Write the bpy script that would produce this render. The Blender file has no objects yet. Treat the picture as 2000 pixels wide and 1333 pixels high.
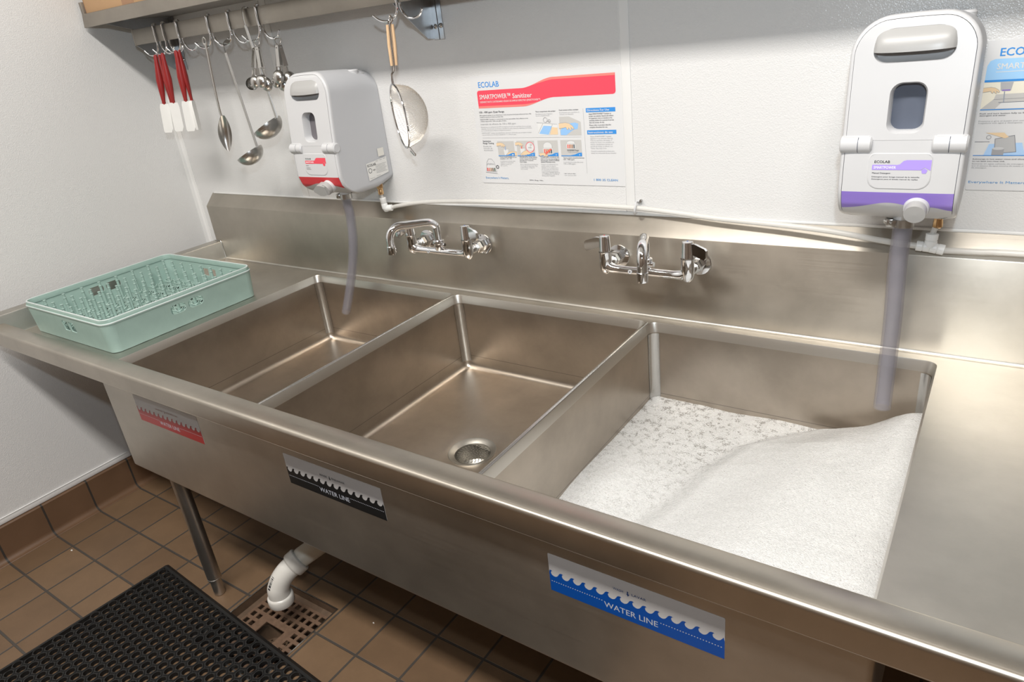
import bpy, bmesh, math, random
from mathutils import Vector, Matrix, noise
from mathutils.geometry import tessellate_polygon

random.seed(7)
PI = math.pi
SC = bpy.context.scene
COL = SC.collection

# ------------------------------------------------------------------ camera
DK = 0.7715                                   # height of the drainboard
cam_d = bpy.data.cameras.new('camera')
cam = bpy.data.objects.new('camera', cam_d)
COL.objects.link(cam)
YAW, PIT, ROL = -0.64418, -0.42010, -0.12002
fw = Vector((math.sin(YAW)*math.cos(PIT), math.cos(YAW)*math.cos(PIT), math.sin(PIT)))
r0 = Vector((math.cos(YAW), -math.sin(YAW), 0))
u0 = r0.cross(fw)
cr = r0*math.cos(ROL) + u0*math.sin(ROL)
cu = -r0*math.sin(ROL) + u0*math.cos(ROL)
M = Matrix((cr, cu, -fw)).transposed().to_4x4()
M.translation = Vector((2.63424, -1.54902, 1.47041))
cam.matrix_world = M
cam_d.sensor_width = 36
cam_d.lens = 1354.286/2000*36
cam_d.clip_start = 0.02
SC.camera = cam

# ------------------------------------------------------------------ light
SC.view_settings.view_transform = 'Standard'
SC.view_settings.look = 'None'
SC.view_settings.gamma = 1
SC.view_settings.use_curve_mapping = False
SC.view_settings.exposure = 0.14
w = bpy.data.worlds.new('world'); SC.world = w
w.use_nodes = True
w.node_tree.nodes['Background'].inputs[0].default_value = (1.0, 0.93, 0.85, 1)
w.node_tree.nodes['Background'].inputs[1].default_value = 0.25

def area(name, loc, target, size, power, col):
    l = bpy.data.lights.new(name, 'AREA'); l.shape = 'DISK'; l.size = size
    l.energy = power; l.color = col
    o = bpy.data.objects.new(name, l); COL.objects.link(o)
    o.location = loc
    o.rotation_euler = (Vector(target)-Vector(loc)).to_track_quat('-Z', 'Y').to_euler()
    return o
tube = area('ceiling_tube_light', (2.15, -2.15, 3.72), (2.15, -2.0, 0.6), 1.0, 158, (1.0, 0.965, 0.92))   # long strip lamp parallel to the sink
tube.data.shape = 'RECTANGLE'; tube.data.size = 3.0; tube.data.size_y = 0.28
tube.rotation_euler = (0.25, 0, 0)
area('camera_flash_light', (2.66, -1.56, 1.71), (1.0, -0.1, 1.9), 0.06, 11.0, (0.80, 0.91, 1.0))

# ------------------------------------------------------------------ materials
def nt(name):
    m = bpy.data.materials.new(name); m.use_nodes = True
    return m, m.node_tree, m.node_tree.nodes['Principled BSDF']
def N(t, typ, **k):
    n = t.nodes.new(typ)
    for a, b in k.items(): setattr(n, a, b)
    return n
def coords(t, scale=(1, 1, 1)):
    g = N(t, 'ShaderNodeNewGeometry')
    mp = N(t, 'ShaderNodeMapping'); mp.inputs['Scale'].default_value = scale
    t.links.new(g.outputs['Position'], mp.inputs['Vector'])
    return mp.outputs['Vector'], g.outputs['Position']
def pmat(name, col, rough=.5, metal=0, bump=None, spec=None, alpha=None, var=None, trans=None, sss=None):
    m, t, b = nt(name)
    b.inputs['Base Color'].default_value = (*col, 1)
    b.inputs['Roughness'].default_value = rough
    b.inputs['Metallic'].default_value = metal
    if spec is not None: b.inputs['Specular IOR Level'].default_value = spec
    if alpha is not None: b.inputs['Alpha'].default_value = alpha
    if trans is not None: b.inputs['Transmission Weight'].default_value = trans
    if sss: b.inputs['Subsurface Weight'].default_value = sss; b.inputs['Subsurface Radius'].default_value = (.02, .02, .02)
    v, p = coords(t)
    nz = N(t, 'ShaderNodeTexNoise'); nz.inputs['Scale'].default_value = (var or (18, .04))[0]
    nz.inputs['Detail'].default_value = 3
    t.links.new(v, nz.inputs['Vector'])
    mx = N(t, 'ShaderNodeMix', data_type='RGBA')
    amt = (var or (18, .04))[1]
    mx.inputs[6].default_value = (*[c*(1-amt) for c in col], 1)
    mx.inputs[7].default_value = (*[min(1, c*(1+amt)) for c in col], 1)
    t.links.new(nz.outputs['Fac'], mx.inputs[0])
    t.links.new(mx.outputs[2], b.inputs['Base Color'])
    if bump:
        n2 = N(t, 'ShaderNodeTexNoise'); n2.inputs['Scale'].default_value = bump[0]; n2.inputs['Detail'].default_value = 2
        t.links.new(v, n2.inputs['Vector'])
        bp = N(t, 'ShaderNodeBump'); bp.inputs['Strength'].default_value = bump[1]; bp.inputs['Distance'].default_value = bump[2]
        t.links.new(n2.outputs['Fac'], bp.inputs['Height']); t.links.new(bp.outputs['Normal'], b.inputs['Normal'])
    return m

def steel(name, col, rough, axis='x', aniso=.5, tangent=None, stain=.10, lines=None, scale=1.0):
    """brushed stainless steel, grain running along the axis"""
    m, t, b = nt(name)
    b.inputs['Metallic'].default_value = 1
    sc = {'x': (2.5, 260, 260), 'y': (260, 2.5, 260), 'z': (260, 260, 2.5)}[axis]
    v, p = coords(t, tuple(s*scale for s in sc))
    g = N(t, 'ShaderNodeTexNoise'); g.inputs['Scale'].default_value = 1.6; g.inputs['Detail'].default_value = 4
    t.links.new(v, g.inputs['Vector'])
    s = N(t, 'ShaderNodeTexNoise'); s.inputs['Scale'].default_value = 4.5; s.inputs['Detail'].default_value = 6
    s.inputs['Roughness'].default_value = .62
    t.links.new(p, s.inputs['Vector'])
    rr = N(t, 'ShaderNodeMapRange'); rr.inputs['From Min'].default_value = .3; rr.inputs['From Max'].default_value = .7
    rr.inputs['To Min'].default_value = rough*.92; rr.inputs['To Max'].default_value = rough*1.08
    ad = N(t, 'ShaderNodeMath', operation='MULTIPLY_ADD'); ad.inputs[1].default_value = .5
    t.links.new(g.outputs['Fac'], ad.inputs[0])
    ad2 = N(t, 'ShaderNodeMath', operation='MULTIPLY'); ad2.inputs[1].default_value = .5
    t.links.new(s.outputs['Fac'], ad2.inputs[0]); t.links.new(ad2.outputs[0], ad.inputs[2])
    t.links.new(ad.outputs[0], rr.inputs['Value']); t.links.new(rr.outputs[0], b.inputs['Roughness'])
    mx = N(t, 'ShaderNodeMix', data_type='RGBA')
    mx.inputs[6].default_value = (*[c*(1-stain) for c in col], 1)
    mx.inputs[7].default_value = (*[min(1, c*(1+stain)) for c in col], 1)
    cr_ = N(t, 'ShaderNodeMapRange'); cr_.inputs['From Min'].default_value = .35; cr_.inputs['From Max'].default_value = .65
    t.links.new(s.outputs['Fac'], cr_.inputs['Value'])
    t.links.new(cr_.outputs[0], mx.inputs[0])
    out = mx.outputs[2]
    if lines:                                     # weld line near the floor, polished band at the mouth
        sx = N(t, 'ShaderNodeSeparateXYZ'); t.links.new(p, sx.inputs[0])
        for z0, z1, c2 in lines:
            a = N(t, 'ShaderNodeMath', operation='GREATER_THAN'); a.inputs[1].default_value = z0
            c = N(t, 'ShaderNodeMath', operation='LESS_THAN'); c.inputs[1].default_value = z1
            d = N(t, 'ShaderNodeMath', operation='MULTIPLY')
            t.links.new(sx.outputs[2], a.inputs[0]); t.links.new(sx.outputs[2], c.inputs[0])
            t.links.new(a.outputs[0], d.inputs[0]); t.links.new(c.outputs[0], d.inputs[1])
            m2 = N(t, 'ShaderNodeMix', data_type='RGBA'); m2.inputs[7].default_value = (*c2, 1)
            t.links.new(d.outputs[0], m2.inputs[0]); t.links.new(out, m2.inputs[6])
            out = m2.outputs[2]
    t.links.new(out, b.inputs['Base Color'])
    if aniso:
        b.inputs['Anisotropic'].default_value = aniso
        tv = N(t, 'ShaderNodeCombineXYZ')
        for i, q in enumerate(tangent): tv.inputs[i].default_value = q
        t.links.new(tv.outputs[0], b.inputs['Tangent'])
    bp = N(t, 'ShaderNodeBump'); bp.inputs['Strength'].default_value = .02; bp.inputs['Distance'].default_value = .0006
    t.links.new(g.outputs['Fac'], bp.inputs['Height']); t.links.new(bp.outputs['Normal'], b.inputs['Normal'])
    return m

SC_ = (.50, .46, .40)
M_BACK = steel('brushed steel of the backsplash', SC_, .34, 'x', .8, (0, 0, 1))
M_DECK = steel('brushed steel of the drainboard', (.51, .485, .44), .40, 'x', .35, (0, 1, 0))
M_RIM = steel('brushed steel of the rim', SC_, .30, 'x', 0)
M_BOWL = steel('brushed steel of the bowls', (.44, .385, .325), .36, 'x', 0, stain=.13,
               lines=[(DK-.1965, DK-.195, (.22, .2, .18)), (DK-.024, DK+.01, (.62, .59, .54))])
M_APRON = steel('brushed steel of the apron', (.50, .46, .40), .38, 'x', .4, (0, 0, 1))
M_SHELF = steel('brushed steel of the shelf', (.36, .33, .29), .44, 'x', 0)
M_LEG = steel('tube steel', (.52, .49, .45), .36, 'z', 0)
M_SATIN = pmat('satin drain steel', (.40, .38, .34), .42, 1, var=(60, .08))
M_CHROME = pmat('polished chrome', (.80, .81, .83), .06, 1, var=(10, .02))
M_STEEL = pmat('satin stainless steel', (.54, .53, .51), .27, 1, var=(30, .06))
M_GALV = pmat('galvanised steel', (.44, .45, .46), .36, 1, var=(40, .15))
M_BRASS = pmat('brass', (.72, .47, .24), .25, 1, var=(60, .1))
M_BLACK = pmat('black plastic', (.02, .02, .02), .4)
M_WPLA = pmat('white moulded plastic', (.55, .55, .555), .32, bump=(700, .03, .0005), var=(5, .015))
M_WSID = pmat('light grey plastic', (.50, .505, .52), .45, bump=(700, .05, .0005), var=(5, .02))
M_GPLA = pmat('grey plastic', (.37, .365, .355), .34, var=(5, .02))
M_SEAM = pmat('dark parting line', (.06, .07, .10), .5)
M_RED = pmat('red band', (.62, .035, .045), .3, var=(5, .03))
M_PURP = pmat('purple band', (.26, .17, .58), .3, var=(5, .03))
M_WIN = pmat('smoked window', (.10, .115, .15), .16, var=(12, .25))
M_WINP = pmat('smoked window warm', (.13, .12, .13), .16, var=(12, .25))
M_FIT = pmat('white push fitting', (.82, .82, .80), .35, var=(5, .02))
M_PVC = pmat('white pvc', (.58, .56, .52), .3, var=(25, .05))
M_WOOD = pmat('pale wood', (.68, .46, .27), .6, var=(90, .12))
M_SPR = pmat('red nylon', (.26, .016, .015), .38, var=(30, .08))
M_SPW = pmat('white silicone', (.80, .79, .76), .45, var=(30, .03))
M_GREEN = pmat('pale green plastic', (.31, .43, .385), .48, bump=(120, .12, .002), var=(26, .10))
M_GREENL = pmat('worn pale green plastic', (.56, .60, .59), .5, var=(60, .12))
M_RUB = pmat('black rubber', (.0048, .0045, .0042), .6, bump=(300, .2, .001), var=(40, .3))
M_CARD = pmat('cardboard', (.48, .30, .16), .75, var=(8, .06), bump=(80, .1, .001))
M_CARD2 = pmat('cardboard end', (.33, .19, .11), .75, var=(8, .06))
M_TUBE = pmat('clear vinyl tube', (.30, .29, .33), .06, alpha=.34, var=(40, .08))
M_TUBES = pmat('milky tubing', (.72, .70, .66), .25, alpha=.72, var=(40, .04))
M_RUST = pmat('stained grate', (.17, .105, .068), .55, .35, var=(70, .45), bump=(160, .3, .002))
M_PAN = pmat('stained drain pan', (.105, .066, .040), .6, .2, var=(45, .4), bump=(90, .3, .002))
M_DARK = pmat('dark hollow', (.02, .014, .01), .7)
M_TRIM = pmat('white trim', (.74, .735, .72), .35, var=(4, .02))
M_INK = pmat('black ink', (.02, .02, .025), .5)
M_CEIL = pmat('ceiling paint', (.72, .70, .66), .9)
M_FARW = pmat('room wall paint', (.20, .155, .12), .9)

def frp(name, col):
    m, t, b = nt(name)
    v, p = coords(t)
    vo = N(t, 'ShaderNodeTexVoronoi'); vo.inputs['Scale'].default_value = 330
    nz = N(t, 'ShaderNodeTexNoise'); nz.inputs['Scale'].default_value = 560; nz.inputs['Detail'].default_value = 1
    big = N(t, 'ShaderNodeTexNoise'); big.inputs['Scale'].default_value = 2
    for n in (vo, nz, big): t.links.new(v, n.inputs['Vector'])
    ad = N(t, 'ShaderNodeMath', operation='ADD')
    t.links.new(vo.outputs['Distance'], ad.inputs[0]); t.links.new(nz.outputs['Fac'], ad.inputs[1])
    bp = N(t, 'ShaderNodeBump'); bp.inputs['Strength'].default_value = .34; bp.inputs['Distance'].default_value = .0012
    t.links.new(ad.outputs[0], bp.inputs['Height']); t.links.new(bp.outputs['Normal'], b.inputs['Normal'])
    mx = N(t, 'ShaderNodeMix', data_type='RGBA')
    mx.inputs[6].default_value = (*[c*.97 for c in col], 1); mx.inputs[7].default_value = (*col, 1)
    t.links.new(big.outputs['Fac'], mx.inputs[0]); t.links.new(mx.outputs[2], b.inputs['Base Color'])
    b.inputs['Roughness'].default_value = .20
    b.inputs['Specular IOR Level'].default_value = .45
    return m
M_FRP = frp('pebbled white wall panel', (.68, .675, .665))

GX, GY, TS = .1493, -.6063, .1563
def tiles(name):
    m, t, b = nt(name)
    g = N(t, 'ShaderNodeNewGeometry')
    mp = N(t, 'ShaderNodeMapping'); mp.inputs['Location'].default_value = (-GX+20*TS, -GY+40*TS, 0)
    t.links.new(g.outputs['Position'], mp.inputs['Vector'])
    br = N(t, 'ShaderNodeTexBrick'); br.offset = 0; br.squash = 1
    br.inputs['Scale'].default_value = 1; br.inputs['Brick Width'].default_value = TS; br.inputs['Row Height'].default_value = TS
    br.inputs['Mortar Size'].default_value = .0040; br.inputs['Mortar Smooth'].default_value = .3
    br.inputs['Color1'].default_value = (.122, .073, .039, 1); br.inputs['Color2'].default_value = (.150, .092, .050, 1)
    br.inputs['Mortar'].default_value = (.050, .042, .035, 1)
    t.links.new(mp.outputs[0], br.inputs['Vector'])
    nz = N(t, 'ShaderNodeTexNoise'); nz.inputs['Scale'].default_value = 9; nz.inputs['Detail'].default_value = 8; nz.inputs['Roughness'].default_value = .7
    t.links.new(g.outputs['Position'], nz.inputs['Vector'])
    mr = N(t, 'ShaderNodeMapRange'); mr.inputs['To Min'].default_value = .72; mr.inputs['To Max'].default_value = 1.28
    t.links.new(nz.outputs['Fac'], mr.inputs['Value'])
    ml = N(t, 'ShaderNodeMix', data_type='RGBA', blend_type='MULTIPLY'); ml.inputs[0].default_value = 1
    t.links.new(br.outputs['Color'], ml.inputs[6]); t.links.new(mr.outputs[0], ml.inputs[7])
    t.links.new(ml.outputs[2], b.inputs['Base Color'])
    b.inputs['Roughness'].default_value = .5
    n2 = N(t, 'ShaderNodeTexNoise'); n2.inputs['Scale'].default_value = 700
    t.links.new(g.outputs['Position'], n2.inputs['Vector'])
    mm = N(t, 'ShaderNodeMath', operation='MULTIPLY_ADD'); mm.inputs[1].default_value = -1.6
    ms = N(t, 'ShaderNodeMath', operation='MULTIPLY'); ms.inputs[1].default_value = .22
    t.links.new(n2.outputs['Fac'], ms.inputs[0]); t.links.new(br.outputs['Fac'], mm.inputs[0]); t.links.new(ms.outputs[0], mm.inputs[2])
    bp = N(t, 'ShaderNodeBump'); bp.inputs['Strength'].default_value = .5; bp.inputs['Distance'].default_value = .002
    t.links.new(mm.outputs[0], bp.inputs['Height']); t.links.new(bp.outputs['Normal'], b.inputs['Normal'])
    return m
M_TILE = tiles('brown quarry tiles')
def cove(name, ax):
    m, t, b = nt(name)
    g = N(t, 'ShaderNodeNewGeometry'); sx = N(t, 'ShaderNodeSeparateXYZ'); t.links.new(g.outputs['Position'], sx.inputs[0])
    a = N(t, 'ShaderNodeMath', operation='ADD'); a.inputs[1].default_value = (-GX if ax == 0 else -GY)+40*TS
    t.links.new(sx.outputs[ax], a.inputs[0])
    md = N(t, 'ShaderNodeMath', operation='MODULO'); md.inputs[1].default_value = TS; t.links.new(a.outputs[0], md.inputs[0])
    c1 = N(t, 'ShaderNodeMath', operation='SUBTRACT'); c1.inputs[1].default_value = TS/2; t.links.new(md.outputs[0], c1.inputs[0])
    c2 = N(t, 'ShaderNodeMath', operation='ABSOLUTE'); t.links.new(c1.outputs[0], c2.inputs[0])
    c3 = N(t, 'ShaderNodeMath', operation='GREATER_THAN'); c3.inputs[1].default_value = TS/2-.0032; t.links.new(c2.outputs[0], c3.inputs[0])
    nz = N(t, 'ShaderNodeTexNoise'); nz.inputs['Scale'].default_value = 8; nz.inputs['Detail'].default_value = 6
    t.links.new(g.outputs['Position'], nz.inputs['Vector'])
    k = N(t, 'ShaderNodeMix', data_type='RGBA'); k.inputs[6].default_value = (.095, .052, .028, 1); k.inputs[7].default_value = (.16, .09, .05, 1)
    t.links.new(nz.outputs['Fac'], k.inputs[0])
    k2 = N(t, 'ShaderNodeMix', data_type='RGBA'); k2.inputs[7].default_value = (.035, .03, .025, 1)
    t.links.new(c3.outputs[0], k2.inputs[0]); t.links.new(k.outputs[2], k2.inputs[6]); t.links.new(k2.outputs[2], b.inputs['Base Color'])
    bp = N(t, 'ShaderNodeBump'); bp.inputs['Strength'].default_value = .6; bp.inputs['Distance'].default_value = .002; bp.invert = True
    t.links.new(c3.outputs[0], bp.inputs['Height']); t.links.new(bp.outputs['Normal'], b.inputs['Normal'])
    b.inputs['Roughness'].default_value = .4
    return m
M_COVL = cove('brown cove tile left', 1); M_COVB = cove('brown cove tile back', 0)

def foam_mat():
    m, t, b = nt('white soap foam')
    v, p = coords(t)
    a = N(t, 'ShaderNodeAttribute'); a.attribute_name = 'thin'
    n1 = N(t, 'ShaderNodeTexNoise'); n1.inputs['Scale'].default_value = 300; n1.inputs['Detail'].default_value = 3; n1.inputs['Roughness'].default_value = .65
    n2 = N(t, 'ShaderNodeTexNoise'); n2.inputs['Scale'].default_value = 70; n2.inputs['Detail'].default_value = 3
    vo = N(t, 'ShaderNodeTexVoronoi'); vo.inputs['Scale'].default_value = 430
    for n in (n1, n2, vo): t.links.new(v, n.inputs['Vector'])
    s = N(t, 'ShaderNodeMath', operation='MULTIPLY'); t.links.new(n1.outputs['Fac'], s.inputs[0]); t.links.new(n2.outputs['Fac'], s.inputs[1])
    mr = N(t, 'ShaderNodeMapRange'); mr.inputs['From Min'].default_value = .275; mr.inputs['From Max'].default_value = .345
    t.links.new(s.outputs[0], mr.inputs['Value'])
    k = N(t, 'ShaderNodeMath', operation='MULTIPLY'); t.links.new(mr.outputs[0], k.inputs[0]); t.links.new(a.outputs['Fac'], k.inputs[1])
    mx = N(t, 'ShaderNodeMix', data_type='RGBA'); mx.inputs[6].default_value = (.65, .65, .64, 1); mx.inputs[7].default_value = (.30, .29, .27, 1)
    t.links.new(k.outputs[0], mx.inputs[0]); t.links.new(mx.outputs[2], b.inputs['Base Color'])
    b.inputs['Roughness'].default_value = .16
    b.inputs['Specular IOR Level'].default_value = .6
    b.inputs['Subsurface Weight'].default_value = .25
    b.inputs['Subsurface Radius'].default_value = (.012, .012, .012)
    b.inputs['Subsurface Scale'].default_value = 1
    bp = N(t, 'ShaderNodeBump'); bp.inputs['Strength'].default_value = .7; bp.inputs['Distance'].default_value = .0014; bp.invert = True
    t.links.new(vo.outputs['Distance'], bp.inputs['Height'])
    v2 = N(t, 'ShaderNodeTexVoronoi'); v2.inputs['Scale'].default_value = 300; t.links.new(v, v2.inputs['Vector'])  # glints painted into the foam: sparse cells turned white and metallic
    sp_ = N(t, 'ShaderNodeSeparateColor'); t.links.new(v2.outputs['Color'], sp_.inputs[0])
    gt = N(t, 'ShaderNodeMath', operation='GREATER_THAN'); gt.inputs[1].default_value = .90; t.links.new(sp_.outputs[0], gt.inputs[0])
    lt = N(t, 'ShaderNodeMath', operation='LESS_THAN'); lt.inputs[1].default_value = .26; t.links.new(v2.outputs['Distance'], lt.inputs[0])
    gl = N(t, 'ShaderNodeMath', operation='MULTIPLY'); t.links.new(gt.outputs[0], gl.inputs[0]); t.links.new(lt.outputs[0], gl.inputs[1])
    g2 = N(t, 'ShaderNodeMath', operation='MULTIPLY'); g2.inputs[1].default_value = .85; t.links.new(gl.outputs[0], g2.inputs[0])
    t.links.new(g2.outputs[0], b.inputs['Metallic'])
    cv = N(t, 'ShaderNodeMix', data_type='RGBA', blend_type='MULTIPLY'); cv.inputs[0].default_value = .16
    sg = N(t, 'ShaderNodeSeparateColor'); t.links.new(vo.outputs['Color'], sg.inputs[0])
    t.links.new(mx.outputs[2], cv.inputs[6]); t.links.new(sg.outputs[0], cv.inputs[7])
    c3 = N(t, 'ShaderNodeMix', data_type='RGBA'); c3.inputs[7].default_value = (1, 1, 1, 1); t.links.new(gl.outputs[0], c3.inputs[0]); t.links.new(cv.outputs[2], c3.inputs[6])
    t.links.new(c3.outputs[2], b.inputs['Base Color'])
    b2 = N(t, 'ShaderNodeBump'); b2.inputs['Strength'].default_value = .25; b2.inputs['Distance'].default_value = .001
    t.links.new(n1.outputs['Fac'], b2.inputs['Height']); t.links.new(bp.outputs['Normal'], b2.inputs['Normal'])
    t.links.new(b2.outputs['Normal'], b.inputs['Normal'])
    return m
M_FOAM = foam_mat()

_flat = {}
def flat(col, rough=.35):
    k = (tuple(round(c, 3) for c in col), rough)
    if k not in _flat: _flat[k] = pmat('print %02x%02x%02x' % tuple(int(c*255) for c in col), col, rough, var=(6, .01))
    return _flat[k]

# ------------------------------------------------------------------ mesh helpers
class MB:
    def __init__(s): s.v = []; s.f = []; s.m = []; s.mi = 0; s.keepflat = False
    def add(s, vs, fs, mi=None):
        o = len(s.v); s.v += [Vector(a) for a in vs]
        for f in fs: s.f.append([i+o for i in f]); s.m.append(s.mi if mi is None else mi)
        return s
    def box(s, a, b, bev=0, seg=2, xf=None):
        bm = bmesh.new()
        vs = [bm.verts.new((x, y, z)) for x in (a[0], b[0]) for y in (a[1], b[1]) for z in (a[2], b[2])]
        for q in ((0, 1, 3, 2), (4, 6, 7, 5), (0, 4, 5, 1), (2, 3, 7, 6), (0, 2, 6, 4), (1, 5, 7, 3)): bm.faces.new([vs[i] for i in q])
        bmesh.ops.recalc_face_normals(bm, faces=bm.faces)
        if bev: bmesh.ops.bevel(bm, geom=bm.edges[:], offset=bev, segments=seg, affect='EDGES', profile=.5)
        s.bm(bm, xf); return s
    def bm(s, bm, xf=None):
        bm.verts.index_update(); bm.verts.ensure_lookup_table()
        vs = [v.co.copy() for v in bm.verts]
        if xf is not None: vs = [xf @ v for v in vs]
        s.add(vs, [[v.index for v in f.verts] for f in bm.faces]); bm.free()
    def loft(s, rings, closed=True, cap0=False, cap1=False):
        n = len(rings[0]); o = len(s.v)
        for r in rings: s.v += [Vector(p) for p in r]
        for i in range(len(rings)-1):
            for j in range(n if closed else n-1):
                k = (j+1) % n
                s.f.append([o+i*n+j, o+i*n+k, o+(i+1)*n+k, o+(i+1)*n+j]); s.m.append(s.mi)
        if cap0: s.f.append([o+j for j in reversed(range(n))]); s.m.append(s.mi)
        if cap1: s.f.append([o+(len(rings)-1)*n+j for j in range(n)]); s.m.append(s.mi)
        return s
    def tube(s, path, r, n=12, cap=True, rs=None, flatten=None, up=None):
        P = [Vector(p) for p in path]; rings = []
        T = [(P[min(i+1, len(P)-1)]-P[max(i-1, 0)]).normalized() for i in range(len(P))]
        u = Vector(up) if up else (Vector((0, 0, 1)) if abs(T[0].z) < .9 else Vector((1, 0, 0)))
        for i, p in enumerate(P):
            u = (u-T[i]*u.dot(T[i])).normalized(); w_ = T[i].cross(u)
            rr = rs[i] if rs else r
            a, b = (rr, rr) if not isinstance(rr, tuple) else rr
            rings.append([p+u*(a*math.cos(2*PI*k/n))+w_*(b*math.sin(2*PI*k/n)) for k in range(n)])
        return s.loft(rings, True, cap, cap)
    def cyl(s, a, b, r, r2=None, n=24, bev=0):
        a = Vector(a); b = Vector(b); r2 = r if r2 is None else r2
        d = (b-a).normalized()
        if bev: return s.tube([a, a+d*bev*.3, a+d*bev, b-d*bev, b-d*bev*.3, b], r, n, True, [r-bev, r-bev*.3, r, r2, r2-bev*.3, r2-bev])
        return s.tube([a, b], r, n, True, [r, r2])
    def lathe(s, c, prof, axis=(0, 0, 1), n=28, cap=False):
        c = Vector(c); q = Vector((0, 0, 1)).rotation_difference(Vector(axis).normalized())
        rings = [[c+q @ Vector((r*math.cos(2*PI*k/n), r*math.sin(2*PI*k/n), z)) for k in range(n)] for r, z in prof]
        return s.loft(rings, True, cap, cap)
    def prism(s, poly, fn, d, holes=()):
        """poly + holes in 2D, fn(u,v,w)->3D, thickness w from 0 to d"""
        loops = [list(poly)]+[list(h) for h in holes]
        tri = tessellate_polygon([[Vector((a, b, 0)) for a, b in l] for l in loops])
        pts = [p for l in loops for p in l]; n = len(pts); o = len(s.v)
        s.v += [Vector(fn(a, b, 0)) for a, b in pts]
        if d: s.v += [Vector(fn(a, b, d)) for a, b in pts]
        for t in tri:
            s.f.append([o+i for i in t]); s.m.append(s.mi)
            if d: s.f.append([o+n+i for i in reversed(t)]); s.m.append(s.mi)
        if d:
            k = 0
            for l in loops:
                m_ = len(l)
                for i in range(m_):
                    j = (i+1) % m_
                    s.f.append([o+k+i, o+k+j, o+n+k+j, o+n+k+i]); s.m.append(s.mi)
                k += m_
        return s
    def build(s, name, mats, parent=None, smooth=True, ang=35, origin=None, recalc=True):
        if not isinstance(mats, (list, tuple)): mats = [mats]
        me = bpy.data.meshes.new(name)
        off = Vector((0, 0, 0))
        if parent is not None: off = world_loc(parent)
        elif origin is not None: off = Vector(origin)
        me.from_pydata([tuple(v-off) for v in s.v], [], s.f)
        for m_ in mats: me.materials.append(m_)
        me.polygons.foreach_set('material_index', s.m)
        me.update()
        if recalc:
            bm = bmesh.new(); bm.from_mesh(me)
            bmesh.ops.recalc_face_normals(bm, faces=bm.faces); bm.to_mesh(me); bm.free()
        if smooth:
            me.polygons.foreach_set('use_smooth', [True]*len(me.polygons))
            me.set_sharp_from_angle(angle=math.radians(ang))
        o = bpy.data.objects.new(name, me); COL.objects.link(o)
        if parent is not None: o.parent = parent
        elif origin is not None: o.location = off
        return o
def world_loc(o):
    l = Vector((0, 0, 0))
    while o is not None: l += Vector(o.location); o = o.parent
    return l
def tag(o, label=None, cat=None, group=None, kind=None):
    if label: o['label'] = label
    if cat: o['category'] = cat
    if group: o['group'] = group
    if kind: o['kind'] = kind
    return o
def thing(name, loc, label, cat, group=None):
    o = bpy.data.objects.new(name, None); COL.objects.link(o); o.location = loc; o.empty_display_size = .05
    return tag(o, label, cat, group)
def rrect(x0, x1, y0, y1, r, n=5):
    rr = r if isinstance(r, (list, tuple)) else [r]*4            # corners: x1y1, x0y1, x0y0, x1y0
    P = []
    for (cx, cy, a0), q in zip(((x1, y1, 0), (x0, y1, 90), (x0, y0, 180), (x1, y0, 270)), rr):
        sx = -1 if cx == x1 else 1; sy = -1 if cy == y1 else 1
        for i in range(n+1):
            a = math.radians(a0+90*i/n)
            P.append((cx+sx*q+q*math.cos(a), cy+sy*q+q*math.sin(a)))
    return P
def circ(cx, cy, r, n=10, ph=0): return [(cx+r*math.cos(ph+2*PI*i/n), cy+r*math.sin(ph+2*PI*i/n)) for i in range(n)]
def bez(P, n=8):
    """Catmull-Rom through the points"""
    P = [Vector(p) for p in P]; Q = [P[0]*2-P[1]]+P+[P[-1]*2-P[-2]]; out = []
    for i in range(1, len(Q)-2):
        a, b, c, d = Q[i-1], Q[i], Q[i+1], Q[i+2]
        for k in range(n):
            t = k/n
            out.append(.5*((2*b)+(c-a)*t+(2*a-5*b+4*c-d)*t*t+(3*b-a-3*c+d)*t**3))
    out.append(P[-1]); return out

# text as mesh, cached glyph layouts
_tc = {}
def text_geo(s, bold=0):
    if (s, bold) in _tc: return _tc[(s, bold)]
    c = bpy.data.curves.new('t', 'FONT'); c.body = s; c.size = 1; c.resolution_u = 2; c.offset = bold
    c.fill_mode = 'FRONT'
    o = bpy.data.objects.new('t', c); COL.objects.link(o)
    dg = bpy.context.evaluated_depsgraph_get()
    me = bpy.data.meshes.new_from_object(o.evaluated_get(dg))
    vs = [(v.co.x, v.co.y) for v in me.vertices]; fs = [list(p.vertices) for p in me.polygons]
    bpy.data.objects.remove(o); bpy.data.curves.remove(c); bpy.data.meshes.remove(me)
    _tc[(s, bold)] = (vs, fs); return vs, fs

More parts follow.
